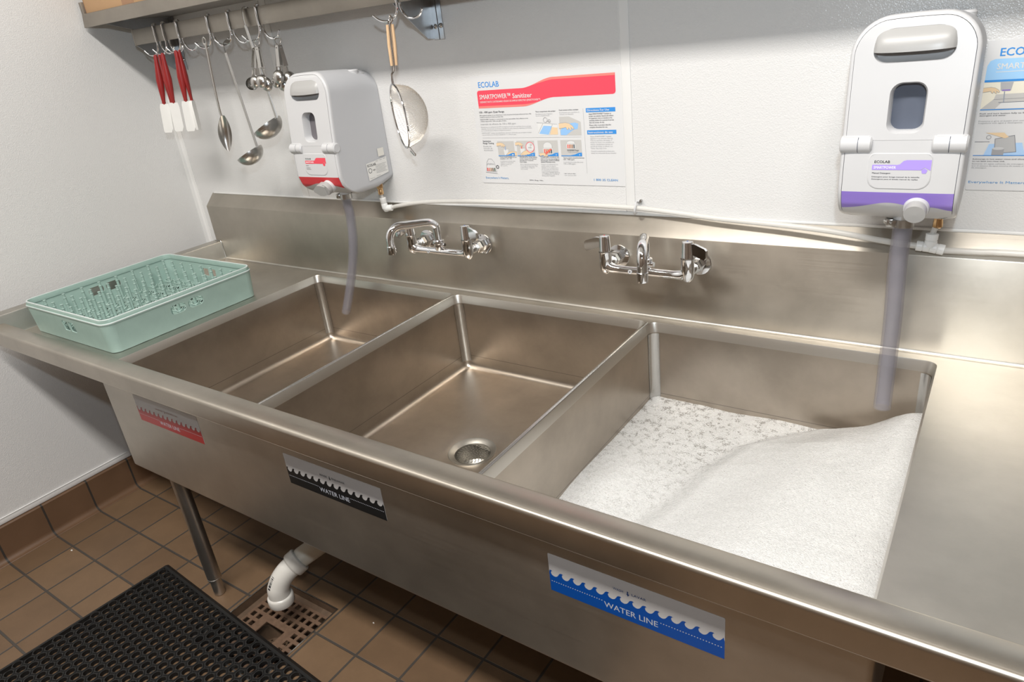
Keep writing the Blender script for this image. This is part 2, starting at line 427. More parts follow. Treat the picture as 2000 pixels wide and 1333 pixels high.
class Sheet:
    """flat print: shapes in u (right), v (down) in metres, stacked in thin layers"""
    def __init__(s, fn, layer=.00014): s.fn = fn; s.L = layer; s.g = {}; s.n = 0
    def mb(s, part, col):
        p = s.g.setdefault(part, (MB(), []))
        if col not in p[1]: p[1].append(col)
        p[0].mi = p[1].index(col); return p[0]
    def poly(s, pts, col, lay=1, part='print', holes=()):
        s.n += 1; n_ = s.n*1e-6
        s.mb(part, col).prism(pts, lambda a, b, w_: s.fn(a, b, lay*s.L+n_), 0, holes)
    def rect(s, u0, v0, u1, v1, col, lay=1, part='print', r=0):
        s.poly(rrect(u0, u1, v0, v1, r) if r else [(u0, v0), (u1, v0), (u1, v1), (u0, v1)], col, lay, part)
    def line(s, pts, wd, col, lay=2, part='print', closed=False):
        P = [Vector((*p, 0)) for p in pts]
        if closed: P.append(P[0])
        for a, b in zip(P, P[1:]):
            d = (b-a)
            if d.length < 1e-7: continue
            d.normalize(); n = Vector((-d.y, d.x, 0))*wd/2; e = d*wd*.3
            q = [a-n-e, b-n+e, b+n+e, a+n-e]
            s.poly([(p.x, p.y) for p in q], col, lay, part)
    def text(s, txt, u, v, width, height, col, lay=3, part='lettering', bold=0, skew=0):
        """left end u, baseline v, cap height, total width"""
        vs, fs = text_geo(txt, 0)
        if not vs: return
        x0 = min(a for a, b in vs); x1 = max(a for a, b in vs)
        caps = .73
        sx = width/(x1-x0); sy = height/caps
        mb = s.mb(part, col); s.n += 1
        for q, (dx, dy) in enumerate(((0, 0),) if bold < .012 else ((0, 0), (bold, 0), (bold*.5, bold*.5), (0, bold*.5))):
            mb.add([s.fn(u+(a-x0+dx)*sx+skew*b*sy, v-(b+dy-bold*.2)*sy, (lay+q*.12)*s.L+s.n*1e-6) for a, b in vs], fs)
    def build(s, parent, rough=.35, names=None):
        out = {}
        for part, (mb, cols) in s.g.items():
            out[part] = mb.build(part, [flat(c, rough) for c in cols], parent, smooth=False, recalc=False)
        return out

# ================================================================== SETTING
def struct(name, mb, mat, **k):
    o = mb.build(name, mat, **k); o['kind'] = 'structure'; return o
RX, RY, RZ = 5.2, -3.8, 3.85
DR = (.948, 1.232, -.960, -.672)                                   # floor drain opening
struct('floor', MB().prism([(-.1, RY), (RX, RY), (RX, .1), (-.1, .1)], lambda a, b, w_: (a, b, -w_), .012,
                           [[(DR[0], DR[2]), (DR[1], DR[2]), (DR[1], DR[3]), (DR[0], DR[3])]]), M_TILE, smooth=False)
struct('wall_back', MB().box((-.1, 0, -.01), (RX, .1, RZ)), M_FRP, smooth=False)
struct('wall_left', MB().box((-.1, RY, -.01), (0, 0, RZ)), M_FRP, smooth=False)
struct('wall_right', MB().box((RX, RY, -.01), (RX+.1, .1, RZ)), M_FARW, smooth=False)
struct('wall_front', MB().box((-.1, RY-.1, -.01), (RX+.1, RY, RZ)), M_FARW, smooth=False)
struct('ceiling', MB().box((-.1, RY-.1, RZ), (RX+.1, .1, RZ+.1)), M_CEIL, smooth=False)
def cove_prof(H=.128):
    P = [(0, H), (.009, H), (.0125, H-.004), (.0125, .022)]
    for i in range(1, 6):
        a = PI/2*i/5; P.append((.0125+.02*(1-math.cos(a)), .022-.02*math.sin(a)))
    return P+[(.0345, .0), (0, 0)]
cp = cove_prof()
struct('baseboard_left', MB().loft([[(x, y, z+.0004) for x, z in cp] for y in (RY, -.001)], True, True, True), M_COVL)
struct('baseboard_back', MB().loft([[(x, -y, z+.0004) for y, z in cp] for x in (.0, RX)], True, True, True), M_COVB)
struct('trim_1', MB().box((.0, RY, .1305), (.0035, 0, .1500), .0012).box((.0, RY, .1500), (.0050, 0, .1525), .001), M_TRIM)
# inside corner moulding and panel joint battens
struct('trim_2', MB().prism([(0, 0), (.019, 0), (.019, -.002), (.008, -.0030), (.0030, -.008), (.002, -.019), (0, -.019)],
                            lambda a, b, w_: (a, b, .15+w_), RZ-.16), M_TRIM)
def batten(n, x0, x1):
    struct(n, MB().box((x0, -.0012, .15), (x1, .002, RZ-.001), .0005).box((x1, -.0021, .15), (x1+.0012, .002, RZ-.001), .0004)
           .box((x0-.0012, -.0021, .15), (x0, .002, RZ-.001), .0004), M_TRIM)
batten('trim_3', .652, .680); batten('trim_4', 1.8755, 1.8975)

# ================================================================== SINK
BSY, YB, YRI, YRO, ZR, ZRB = -.0433, -.075, -.8323, -.8829, .8152, .7675
X1, PT = .7216, .62
XE = 3.45
XL0, XL1, ZSP = .098, .1461, .8418
sink = thing('three_compartment_sink', (1.64, -.45, 0), 'long stainless steel three compartment sink with drainboards and a tall backsplash along the back wall', 'sink')
bowls = [(X1, X1+PT-.007), (X1+PT, X1+2*PT-.007), (X1+2*PT, X1+3*PT)]
YF = YRI-.001                                                      # front wall of the bowls
RC = .021
def bowl_loop(i, ins=0, r=RC, n=6):
    a, b = bowls[i]
    pp = rrect(a+ins, b-ins, YF+ins, YB-ins, r, n); out = []
    for q, ((xa, ya), (xb, yb)) in enumerate(zip(pp, pp[1:]+pp[:1])):
        k_ = 12 if q % (n+1) == n else 1                          # split the straight sides
        out += [(xa+(xb-xa)*j/k_, ya+(yb-ya)*j/k_) for j in range(k_)]
    return out
holes = [bowl_loop(i) for i in range(3)]
# drainboard sheet with the three openings
mb = MB()
mb.prism([(XL1-.002, YRI+.004), (XE, YRI+.004), (XE, BSY+.002), (XL1-.002, BSY+.002)], lambda a, b, w_: (a, b, DK-w_), 0,
         [[(x, max(y, YRI+.010)) for x, y in h] for h in holes]) if False else None
# strips around the openings so that the sheet runs cleanly into the rim
def strip(x0, x1, y0, y1):
    mb.add([(x0, y0, DK), (x1, y0, DK), (x1, y1, DK), (x0, y1, DK)], [(0, 1, 2, 3)])
outer = [(XL1-.002, YRI-.004), (XE, YRI-.004), (XE, BSY+.002), (XL1-.002, BSY+.002)]
hl = []
for h in holes: hl.append([(x, y if y > YF+.0005 else YF) for x, y in h])
mb.prism(outer, lambda a, b, w_: (a, b, DK-w_), .0016, hl)
# cove from drainboard up to the inner face of the rim, left and right drainboards
for xa, xb in ((XL1, X1-.004), (X1+3*PT+.012, XE)):
    prof = [(YRI+.020*(1-math.sin(a)), DK+.0003+.020*(1-math.cos(a))) for a in [PI/2*i/6 for i in range(7)]]
    mb.loft([[(x, y, z) for y, z in prof] for x in (xa, xb)], False)
    mb.loft([[(x, BSY-.006*(1-math.sin(a)), DK+.0003+.006*(1-math.cos(a))) for a in [PI/2*i/4 for i in range(5)]] for x in (XL1, XE)], False) if xa == XL1 else None
# downturned skirt below the boards at the ends, back edge
mb.box((XL0, BSY-.012, DK-.03), (XE, BSY, DK-.0016)).box((XE-.002, YRI, DK-.03), (XE, BSY, DK-.0016))
# stiffening channels below the drainboards
mb.box((.36, -.80, DK-.028), (.42, -.06, DK-.0018), .002).box((2.95, -.80, DK-.028), (3.01, -.06, DK-.0018), .002)
mb.build('drainboard', M_DECK, sink, recalc=False)
# side splash on the left
mb = MB()
pts = [(XL0, .742), (XL0, ZSP-.003), (XL0+.003, ZSP), (XL1-.006, ZSP), (XL1-.002, ZSP-.0015), (XL1, ZSP-.005), (XL1, DK+.006), (XL1+.0015, DK+.0018), (XL1+.006, DK+.0006), (XL1+.006, DK-.001), (XL1-.003, DK-.001), (XL1-.003, ZSP-.0075), (XL0+.0015, ZSP-.004+.0), (XL0+.0015, .742)]
mb.loft([[(x, y, z) for x, z in pts] for y in (YRI-.03, BSY-.0005)], True, True, True)
mb.build('side_splash', M_DECK, sink)
# bright weld bead where side splash meets the backsplash
mb = MB().tube(bez([(.106, BSY-.001, ZSP+.0012), (XL1-.010, BSY-.001, ZSP+.0012), (XL1-.002, BSY-.001, ZSP-.003), (XL1+.001, BSY-.001, ZSP-.03), (XL1+.001, BSY-.001, DK+.002)], 5), .0014, 6)
mb.build('weld_bead', M_STEEL, sink)
# backsplash
mb = MB()
prof = [(BSY, DK-.03), (BSY, .9783), (BSY+.0007, .9803), (-.0035, 1.0200), (-.001, 1.0215), (-.001, DK-.03)]
mb.loft([[(x, y, z) for y, z in prof] for x in (.115, XE)], True, True, True)
mb.build('backsplash', M_BACK, sink, ang=20)
mb = MB().box((.125, -.0052, 1.0195), (XE-.02, -.001, 1.0255), .0018)
tag(mb.build('caulk_bead', M_TRIM, sink), 'white bead of caulk')
# front rim
mb = MB()
r = .0085
prof = [(YRI, DK-.0008), (YRI, ZR-.004), (YRI-.0012, ZR-.0012), (YRI-.004, ZR)]
for i in range(7):
    a = PI/2*i/6; prof.append((YRO+r-r*math.sin(a), ZR-r+r*math.cos(a)))
prof += [(YRO, ZRB+.002), (YRO+.002, ZRB), (YRI-.006, ZRB), (YRI-.006, DK-.0008)]
mb.loft([[(x, y, z) for y, z in prof] for x in (XL0, XE)], True, True, True)
mb.build('front_rim', M_RIM, sink, ang=30)
MB().tube([(XL0, YRO+.0016, ZRB+.0010), (XE, YRO+.0016, ZRB+.0010)], .0017, 10).build('rim_hem', M_RIM, sink)
# bowls
BD = .2365
def ray_ring(lp, cx, cy, r):
    out = []
    for x, y in lp:
        a = math.atan2(y-cy, x-cx); out.append((cx+r*math.cos(a), cy+r*math.sin(a)))
    return out
drains = []
for i in range(3):
    a, b = bowls[i]; cx, cy = (a+b)/2, (YF+YB)/2; drains.append((cx, cy))
    n = 6
    rings = []
    for z, q in ((0, 0), (-.002, .0008), (-.0235, .0050), (-.0245, .0052), (-.10, .0055), (-.19, .0055), (-.195, .0055), (-.197, .0055), (-BD+.02, .0055)): rings.append([(x, y, DK+z) for x, y in bowl_loop(i, q, RC, n)])
    for k in range(1, 7):
        an = PI/2*k/6; ins = .0055+.0165*(1-math.cos(an))
        rings.append([(x, y, DK-BD+.02-.02*math.sin(an)) for x, y in bowl_loop(i, ins, max(RC-(ins-.0055)*1.03, .004), n)])
    # floor falling slightly to the drain, with four fold creases
    base = bowl_loop(i, .021, .004, n)
    for f, dz in ((.35, .002), (.7, .004)):
        rings.append([(cx+(x-cx)*(1-f), cy+(y-cy)*(1-f), DK-BD-dz) for x, y in base])
    rings.append([(x, y, DK-BD-.006) for x, y in ray_ring(base, cx, cy, .062)])
    rings.append([(x, y, DK-BD-.009) for x, y in ray_ring(base, cx, cy, .0565)])
    mb = MB().loft(rings)
    # inside corner fillet welds, brighter
    o = mb.build('bowl', M_BOWL, sink, recalc=True, ang=50)
    for (qx, qy, sx, sy) in ((a+.0055, YB-.0055, 1, -1), (b-.0055, YB-.0055, -1, -1)):
        mb = MB(); rr = RC-.0006; ang = []
        P = []
        for k in range(7):
            t_ = PI/2*k/6
            P.append((qx+sx*(RC-rr*math.cos(t_)), qy+sy*(RC-rr*math.sin(t_))))
        mb.loft([[(x, y, z) for x, y in P] for z in (DK-.026, DK-BD+.022)], False)
        mb.build('corner_weld', M_STEEL, o, recalc=False)
    # drain: flange, basket with holes
    mb = MB().lathe((cx, cy, DK-BD), [(.0615, -.0062), (.0605, -.0040), (.0575, -.0045), (.0500, -.0090), (.0455, -.0120), (.0445, -.020), (.040, -.055), (.022, -.07), (.0, -.07)], n=40)
    fl = mb.build('drain_flange', M_SATIN, o)
    hs = []
    for ring_, cnt in ((.006, 5), (.0125, 10), (.019, 15), (.0255, 20), (.032, 24), (.0375, 27)):
        for k in range(cnt):
            an = 2*PI*k/cnt+ring_*60
            if ring_ > .031 and abs(math.sin(2*an)) < .16: continue
            hs.append(circ(ring_*math.cos(an), ring_*math.sin(an), .0017, 6))
    for k in range(4):
        an = PI/2*k+.05; c_, s_ = math.cos(an), math.sin(an)
        hs.append([(c_*x-s_*y, s_*x+c_*y) for x, y in ((.029, -.0015), (.0375, -.0015), (.0375, .0015), (.029, .0015))])
    mb = MB().prism(circ(0, 0, .0445, 40), lambda p, q, w_: (cx+p, cy+q, DK-BD-.0125-w_), .0012, hs)
    mb.build('drain_strainer', M_SATIN, o)
# divider caps between the bowls
for i in (0, 1):
    xa = bowls[i][1]; xb = bowls[i+1][0]; xm = (xa+xb)/2; h = (xb-xa)/2+.0006
    P = [(xm-h*math.cos(t_), DK+.0006+h*.55*math.sin(t_)) for t_ in [PI*k/8 for k in range(9)]]
    mb = MB().loft([[(x, y, z) for x, z in P] for y in (YF, YB-.012)], False)
    mb.build('divider', M_STEEL, sink, recalc=False)
# apron: housing around the bowls
ZB = .4598
mb = MB()
lp = rrect(X1-.0145, X1+3*PT+.012, YRI-.010, -.060, .010, 5)
mb.loft([[(x, y, z) for x, y in lp] for z in (ZRB+.0005, ZB+.004)], True)
lp2 = rrect(X1-.0125, X1+3*PT+.010, YRI-.008, -.062, .009, 5)
mb.loft([[(x, y, ZB+.004) for x, y in lp], [(x, y, ZB) for x, y in lp2]], True)
mb.f.append(list(range(len(mb.v)-len(lp2), len(mb.v)))); mb.m.append(0)
mb.build('apron', M_APRON, sink, ang=30)
# legs
for x, y in ((.8436, -.80), (2.47, -.80), (.8436, -.10), (2.47, -.10)):
    leg = MB().tube([(x, y, ZB), (x, y, .062)], .0205, 24).build('leg', M_LEG, sink)
    MB().lathe((x, y, ZB), [(.024, .0), (.025, -.004), (.0245, -.018), (.0215, -.021)], n=24).build('leg_socket', M_STEEL, leg)
    MB().lathe((x, y, 0), [(.0, .0), (.015, .0), (.0165, .002), (.0165, .058), (.0208, .059), (.0208, .064), (.019, .065)], n=24).build('foot', M_LEG, leg)
# waterline stickers
def wave(n, W, lo, hi):
    P = []
    pw = W/n
    sh = [(.03, .20), (.2, .04), (.34, .03), (.5, .2), (.62, .5), (.72, .84), (.84, 1.0), (.98, 1.02), (1.09, .90), (1.01, .86), (.96, .74), (.955, .5), (.98, .36)]
    for k in range(n+1):
        for a, b in sh:
            u = (k+a)*pw-.8*pw
            if 0 < u < W: P.append((u, lo+(hi-lo)*b))
    return P
def sticker(x, z, col, dark, words, lab):
    W_, H_ = .2869, .0769
    YS = YRI-.010
    fn = lambda a, b, w_: (x+a, YS-.0004-w_, z-b)
    top = z
    mb = MB().prism(rrect(0, W_, 0, H_, .002, 3), lambda a, b, w_: (x+a, YS-.00035+w_, z-b), .0003)
    st = mb.build('waterline_sticker', flat((.42, .41, .405), .35), sink, smooth=False)
    tag(st, lab)
    S = Sheet(fn)
    wv = wave(14, W_, H_*.59, H_*.445)
    S.poly([(0.0, H_*.52)]+wv+[(W_, H_*.56), (W_, H_), (0, H_)], col, 1, 'wave_print')
    white = (.40, .42, .47)
    for k in range(22): S.rect(.003+k*.0043, H_*.715, .0048+k*.0043, H_*.735, white, 2, 'wave_print')
    for k in range(22): S.rect(.191+k*.0043, H_*.715, .1928+k*.0043, H_*.735, white, 2, 'wave_print')
    S.text('WATER LINE', .098, H_*.865, .089, .0115, white, 2, 'title_lettering', .012)
    ink = dark
    a, b = words
    wa = .0026*len(a)*1.65
    S.text(a, .136-wa-.004, H_*.31, wa, .0050, ink, 2, 'left_word', .01)
    S.text(b, .146, H_*.31, .0026*len(b)*1.8, .0050, ink, 2, 'right_word', .01)
    S.poly([(.1385, H_*.235), (.1405, H_*.235), (.1405, H_*.30), (.1425, H_*.30), (.1397, H_*.36), (.137, H_*.30), (.1385, H_*.30)], ink, 2, 'wave_print')
    S.build(st, .3)
sticker(.8651, .7234, (.27, .022, .022), (.24, .09, .05), ('SANITIZE', 'DESINFECTAR'), 'red wave sticker reading WATER LINE')
sticker(1.4656, .7114, (.008, .008, .008), (.02, .02, .02), ('RINSE', 'ENJUAGAR'), 'black wave sticker reading WATER LINE')
sticker(2.1229, .7051, (.0, .052, .26), (.02, .05, .16), ('WASH', 'LAVAR'), 'blue wave sticker reading WATER LINE')

# soap foam filling the right bowl
fa, fb = bowls[2]
def sstep(a, b, x):
    t_ = max(0, min(1, (x-a)/(b-a))); return t_*t_*(3-2*t_)
def foam_h(x, y):
    # distance to the right of the thin valley running back-right to front-left
    pts = [(2.50, -.06), (2.34, -.115), (2.235, -.233), (2.195, -.34), (2.175, -.46), (2.14, -.60), (2.06, -.84)]
    vx = pts[-1][0]
    for (xa, ya), (xb, yb) in zip(pts, pts[1:]):
        if yb <= y <= ya: vx = xa+(xb-xa)*(y-ya)/(yb-ya); break
    if y > pts[0][1]: vx = pts[0][0]
    d = x-vx
    h = .5640+.060*sstep(-.01, .26, d)+.020*sstep(-.02, .05, d)
    h += .030*sstep(.50, .60, x-1.962)*sstep(-.5, -.1, y)
    h += .016*math.exp(-(((x-2.05)/.09)**2+((y+.45)/.16)**2))
    h += .004*noise.noise(Vector((x*9, y*9, 1)))+.0006*noise.noise(Vector((x*45, y*45, 4)))+.0004*noise.noise(Vector((x*160, y*160, 2)))
    thin = sstep(.06, -.05, d)*(1-.75*math.exp(-(((x-2.05)/.10)**2+((y+.45)/.17)**2)))
    thin *= .45+.55*sstep(-.62, -.25, y)
    return h, thin
nx, ny = 210, 250
mb = MB(); V_, F_, TH = [], [], []
for j in range(ny+1):
    y = YF+.0012+(YB-YF-.0024)*j/ny
    for i in range(nx+1):
        x = fa+.0012+(fb-fa-.0024)*i/nx
        cxx = min(max(x, fa+RC), fb-RC); cyy = min(max(y, YF+RC), YB-RC)
        q = Vector((x-cxx, y-cyy))
        if q.length > RC-.0012: q = q.normalized()*(RC-.0012)
        h, th = foam_h(x, y)
        V_.append((cxx+q.x, cyy+q.y, h)); TH.append(th)
for j in range(ny):
    for i in range(nx):
        k = j*(nx+1)+i; F_.append((k, k+1, k+nx+2, k+nx+1))
# skirt and underside so the foam has a body
ring = [i for i in range(nx+1)]+[j*(nx+1)+nx for j in range(1, ny+1)]+[ny*(nx+1)+i for i in range(nx-1, -1, -1)]+[j*(nx+1) for j in range(ny-1, 0, -1)]
o0 = len(V_)
for k in ring: V_.append((V_[k][0], V_[k][1], .5596)); TH.append(0)
for k in range(len(ring)):
    l = (k+1) % len(ring); F_.append((ring[k], o0+k, o0+l, ring[l]))
F_.append(tuple(o0+k for k in reversed(range(len(ring)))))
mb.add(V_, F_)
foam = mb.build('soap_foam', M_FOAM, origin=((fa+fb)/2, -.45, .5596), ang=180)
at = foam.data.attributes.new('thin', 'FLOAT', 'POINT'); at.data.foreach_set('value', TH)
tag(foam, 'white soap suds filling the right sink bowl', 'foam', kind='stuff')

# ================================================================== FAUCETS
def faucet(cx, z_off, dirn, left_fwd, label):
    root = thing('wall_faucet', (cx, BSY, .92+z_off), label, 'faucet', 'chrome wall faucets on the backsplash')
    y0 = -.115; zc = .925+z_off
    xs = (cx-.1035, cx+.1035)
    # body: U shaped bar
    path = bez([(xs[0], y0, .958+z_off), (xs[0], y0, zc+.008), (xs[0]+.008, y0, zc-.004), (xs[0]+.03, y0, zc-.008), (cx, y0, zc-.008), (xs[1]-.03, y0, zc-.008), (xs[1]-.008, y0, zc-.004), (xs[1], y0, zc+.008), (xs[1], y0, .958+z_off)], 5)
    rs = []
    for p in path:
        k = min(abs(p.x-xs[0]), abs(p.x-xs[1])); rs.append(.0138 if k < .004 else .0138-.0038*sstep(.004, .035, k))
    mb = MB().tube(path, .012, 16, True, rs)
    for xv in xs:
        mb.lathe((xv, y0, zc-.016), [(0, -.006), (.007, -.005), (.0125, .001), (.0148, .010), (.0152, .03), (.0148, .048), (.0155, .05)], n=24)
        mb.tube(bez([(xv, y0+.004, zc-.002), (xv+.002, y0+.025, zc), (xv, y0+.045, zc)], 4), .0125, 14)
    body = mb.build('valve_body', M_CHROME, root)
    for xv in xs:
        sgn = 1 if xv > cx else -1
        mb = MB()
        mb.lathe((xv, BSY, zc), [(0, .020), (.0165, .020), (.0175, .017), (.0175, .004)], axis=(0, -1, 0), n=6)
        mb.lathe((xv, BSY, zc), [(.0145, .038), (.0165, .036), (.0165, .024), (.0145, .021)], axis=(0, -1, 0), n=6)
        mb.build('coupling_nut', M_STEEL, root, ang=20)
        MB().lathe((xv, BSY, zc), [(.0, .0005), (.0295, .0005), (.0285, .0028), (.020, .0045), (.015, .0048)], axis=(0, -1, 0), n=32).build('escutcheon', M_CHROME, root)
        hb = MB().lathe((xv, y0, .958+z_off), [(.0, .0), (.0145, .0), (.0150, .003), (.0142, .006), (.0128, .036), (.0118, .040), (.0, .0415)], n=20)
        # wing lever
        ang = 0.0
        if sgn < 0 and left_fwd: dx, dy = -.45, -.85
        else: dx, dy = sgn*.96, (-.25 if not left_fwd or sgn > 0 else 0)
        if left_fwd and sgn < 0: dx, dy = -.15, -.98
        L = Vector((dx, dy, 0)).normalized(); W2 = Vector((-L.y, L.x, 0))
        pol = [(.008, .036), (.020, .0375), (.046, .030), (.050, .026), (.0495, .010), (.045, .004), (.008, .014)]
        hb.prism(pol, lambda a, b, w_, xv=xv, L=L, W2=W2: Vector((xv, y0, .958+z_off+b))+L*a+W2*(w_-.0035), .007)
        h = hb.build('handle', M_CHROME, root, ang=30)
        MB().lathe((xv, y0, .958+z_off+.0415), [(.0, .0005), (.0018, .0004), (.0020, .0)], n=12).build('index_button', flat((.6, .03, .03) if sgn < 0 else (.06, .12, .4)), h)
    # swing spout
    mb = MB().lathe((cx, y0, zc-.004), [(.010, .0), (.0125, .004), (.0125, .018), (.0165, .020), (.0175, .024), (.0165, .029), (.011, .031), (.0095, .036)], n=24)
    mb.cyl((cx+.01, y0, zc+.012), (cx+.022, y0, zc+.012), .006, n=12)
    mb.build('spout_collar', M_CHROME, root)
    D_ = Vector(dirn).normalized()
    base = Vector((cx, y0, 0)); zz = z_off
    sp = [base+Vector((0, 0, .945+zz)), base+Vector((0, 0, .985+zz)), base+Vector((0, 0, .994+zz))+D_*.003, base+Vector((0, 0, 1.003+zz))+D_*.014, base+Vector((0, 0, 1.0075+zz))+D_*.03,
          base+Vector((0, 0, 1.012+zz))+D_*.08, base+Vector((0, 0, 1.0145+zz))+D_*.108, base+Vector((0, 0, 1.008+zz))+D_*.126, base+Vector((0, 0, .992+zz))+D_*.137, base+Vector((0, 0, .965+zz))+D_*.139]
    MB().tube(bez(sp, 6), .0113, 18).build('spout', M_CHROME, root)
    tp = base+D_*.139
    MB().lathe((tp.x, tp.y, .943+zz), [(.0, .002), (.011, .002), (.0118, .0), (.0124, .004), (.0124, .022), (.0116, .023)], n=20).build('aerator', M_CHROME, root)
    MB().lathe((cx-.035, y0-.0105, zc-.008), [(.002, .001), (.005, .0012), (.0052, .0)], axis=(0, -1, 0), n=14).build('washer', M_WPLA, root)
    return root
faucet(1.3400, 0.0, (-.063, -.120, 0), True, 'chrome wall faucet on the left, its spout swung left toward the empty left bowl')
faucet(1.9725, 0.0, (.055, -.136, 0), False, 'chrome wall faucet above the middle and right bowls, spout pointing straight at the viewer')

# ================================================================== DISPENSERS
def interp(tab, z):
    for (a, p), (b, q) in zip(tab, tab[1:]):
        if a <= z <= b: return p+(q-p)*(z-a)/(b-a)
    return tab[0][1] if z < tab[0][0] else tab[-1][1]
YPROF = [(-.009, .140), (0, .163), (.008, .178), (.018, .192), (.03, .202), (.053, .210), (.09, .209), (.14, .206), (.20, .2005), (.26, .194), (.30, .190), (.32, .186), (.338, .178)]
def dispenser(X0, label, col, warm, name2, lines, knob):
    Z0 = 1.090; W = .1855
    root = thing('soap_dispenser', (X0+W/2, -.01, Z0), label, 'dispenser', 'wall mounted chemical dispensers')
    P3 = lambda u, z, d: (X0+u, -d, Z0+z)
    def outline(ins=0, n=10, zlow=.0):
        P = []
        rt = .054-ins; rb = .020
        pts = []; pp = rrect(ins, W-ins, zlow-.009+ins, .330-ins, [rt, rt, rb, rb], n)
        for i_, ((ua, za), (ub, zc)) in enumerate(zip(pp, pp[1:]+pp[:1])):
            k_ = {n: 6, 2*n+1: 20, 3*n+2: 10, 4*n+3: 20}.get(i_, 1)      # split the straight sides only
            pts += [(ua+(ub-ua)*q/k_, za+(zc-za)*q/k_) for q in range(k_)]
        # crown: the top bows upward
        return [(u, z+.005*(1-((u-W/2)/(W/2))**2)*min(1, max(0, (z-.26)/.05))) for u, z in pts]
    o0 = outline()
    def ring(ins, dd, zsh=0, zl=0):
        return [P3(u, z+zsh*(z/.33), interp(YPROF, z)*1.0+dd) for u, z in outline(ins, 10, zl)]
    mb = MB()
    back = [P3(u, z-.012*(z/.33)+.012*(1-sstep(0, .05, z)), .002) for u, z in outline(.002)]
    mid = [P3(u, z-.004*(z/.33), .06) for u, z in outline(.001)]
    rings = [back, mid, ring(0, -.030), ring(0, -.008)]
    mb.loft(rings, True, True, False)
    shell = mb.build('housing', M_WSID, root, ang=40)
    mb = MB().loft([ring(0, -.008), ring(0, -.003), ring(.0012, -.0008), ring(.003, .0004), ring(.0062, .0012), ring(.0066, -.004)], True)
    mb.build('bezel', M_WPLA, root, ang=50)
    # dark joint behind the covers
    mb = MB().loft([ring(.0062, -.0035), ring(.03, -.0035)], True)
    mb.build('joint', M_SEAM, root, ang=60)
    # door: upper cover, gridded by height so it follows the slight curve
    def door_poly(z0):
        return [(u, z) for u, z in outline(.0070, 12) if z > z0+.004]
    ztop = lambda u: max([z for uu, z in outline(.0070, 24) if abs(uu-u) < .004] or [0.3])
    up = outline(.0070, 12)
    lo_i = [q for q, p in enumerate(up) if p[1] <= .15]
    upper = [p for p in up[lo_i[-1]+1:]]+[p for p in up[:lo_i[0]]]
    # order: rrect starts at x1y1 corner going to x0y1 -> then down left side; close along z=.142
    poly = [(W-.0070, .1412)]+[p for p in upper]+[(.0070, .1412)]
    win = rrect(.0665, .1215, .1515, .2320, [.018, .018, .016, .016], 6)
    hnd = rrect(.0350, .1520, .262, .3145, [.028, .028, .02, .02], 6)
    YD = lambda u, z: interp(YPROF, z)
    def dfn(dd): return lambda u, z, w_: P3(u, z, YD(u, z)+dd-w_)
    # split the door into strips by height so the plate bends with the profile
    mb = MB()
    mb.prism(poly, dfn(.0022), .0045, [win, hnd])
    mb.build('door', M_WPLA, root, ang=30)
    # window: bevelled reveal and smoked pane
    mb = MB(); wi = rrect(.0690, .1190, .1545, .2295, [.017, .017, .015, .015], 6); wi2 = rrect(.0695, .1185, .1550, .2290, [.017, .017, .015, .015], 6)
    mb.loft([[P3(u, z, YD(u, z)+.0022) for u, z in win], [P3(u, z, YD(u, z)-.004) for u, z in wi], [P3(u, z, YD(u, z)-.024) for u, z in wi2]], True)
    wf = mb.build('window_frame', M_WPLA, root, ang=50)
    mb = MB().prism(rrect(.0680, .1200, .1535, .2305, .012, 4), lambda u, z, w_: P3(u, z, YD(u, z)-.0225), 0)
    mb.build('pane', M_WINP if warm else M_WIN, wf, smooth=False)
    # handle recess and grey grip
    mb = MB()
    hi = rrect(.0375, .1495, .2645, .3120, [.025, .025, .018, .018], 6)
    mb.loft([[P3(u, z, YD(u, z)+.0022) for u, z in hnd], [P3(u, z, YD(u, z)-.010) for u, z in hi], [P3(W/2+(u-W/2)*.7, .288+(z-.288)*.6, YD(u, z)-.018) for u, z in hi]], True, False, True)
    mb.build('grip_recess', M_WPLA, root, ang=50)
    mb = MB(); rows = 10; cols = 40; R = []
    for j in range(rows+1):
        t_ = j/rows; row = []
        for i in range(cols+1):
            s_ = i/cols
            u = .0350+.1170*s_
            e = 1-(2*s_-1)**4
            zt = .3145-.022*(1-math.sqrt(max(0, 1-(2*s_-1)**6)))-.0
            zb = .2800-.0015*(1-(2*s_-1)**2)
            z = zt+(zb-zt)*t_
            bul = .0125*math.sin(PI/2*min(1, t_*1.15))*e**.5
            row.append(P3(u, z, YD(u, z)+.0018+bul))
        R.append(row)
    R.append([(a, b+.012, c+.001) for a, b, c in R[-1]])
    mb.loft(R, False)
    mb.build('door_grip', M_GPLA, root, ang=60)
    # hinge barrels
    for ua, ub, sg in ((-.002, .0490, -1), (.1375, .1880, 1)):
        mb = MB()
        mb.tube([P3(ua, .134, .2020), P3(ua+.002, .134, .2020), P3(ub-.003, .134, .2020), P3(ub, .134, .2020)], .014, 20, True, [.0125, .015, .015, .011])
        mb.box(P3(ua+.004, .1342, .198), P3(ub-.004, .1492, .2105), .003)
        h = mb.build('hinge', M_WPLA, root, ang=30)
        us = .027 if sg < 0 else .162
        MB().tube([P3(us-.0005, .134, .2020), P3(us+.0005, .134, .2020)], .01525, 20, False).build('hinge_joint', M_SEAM, h)
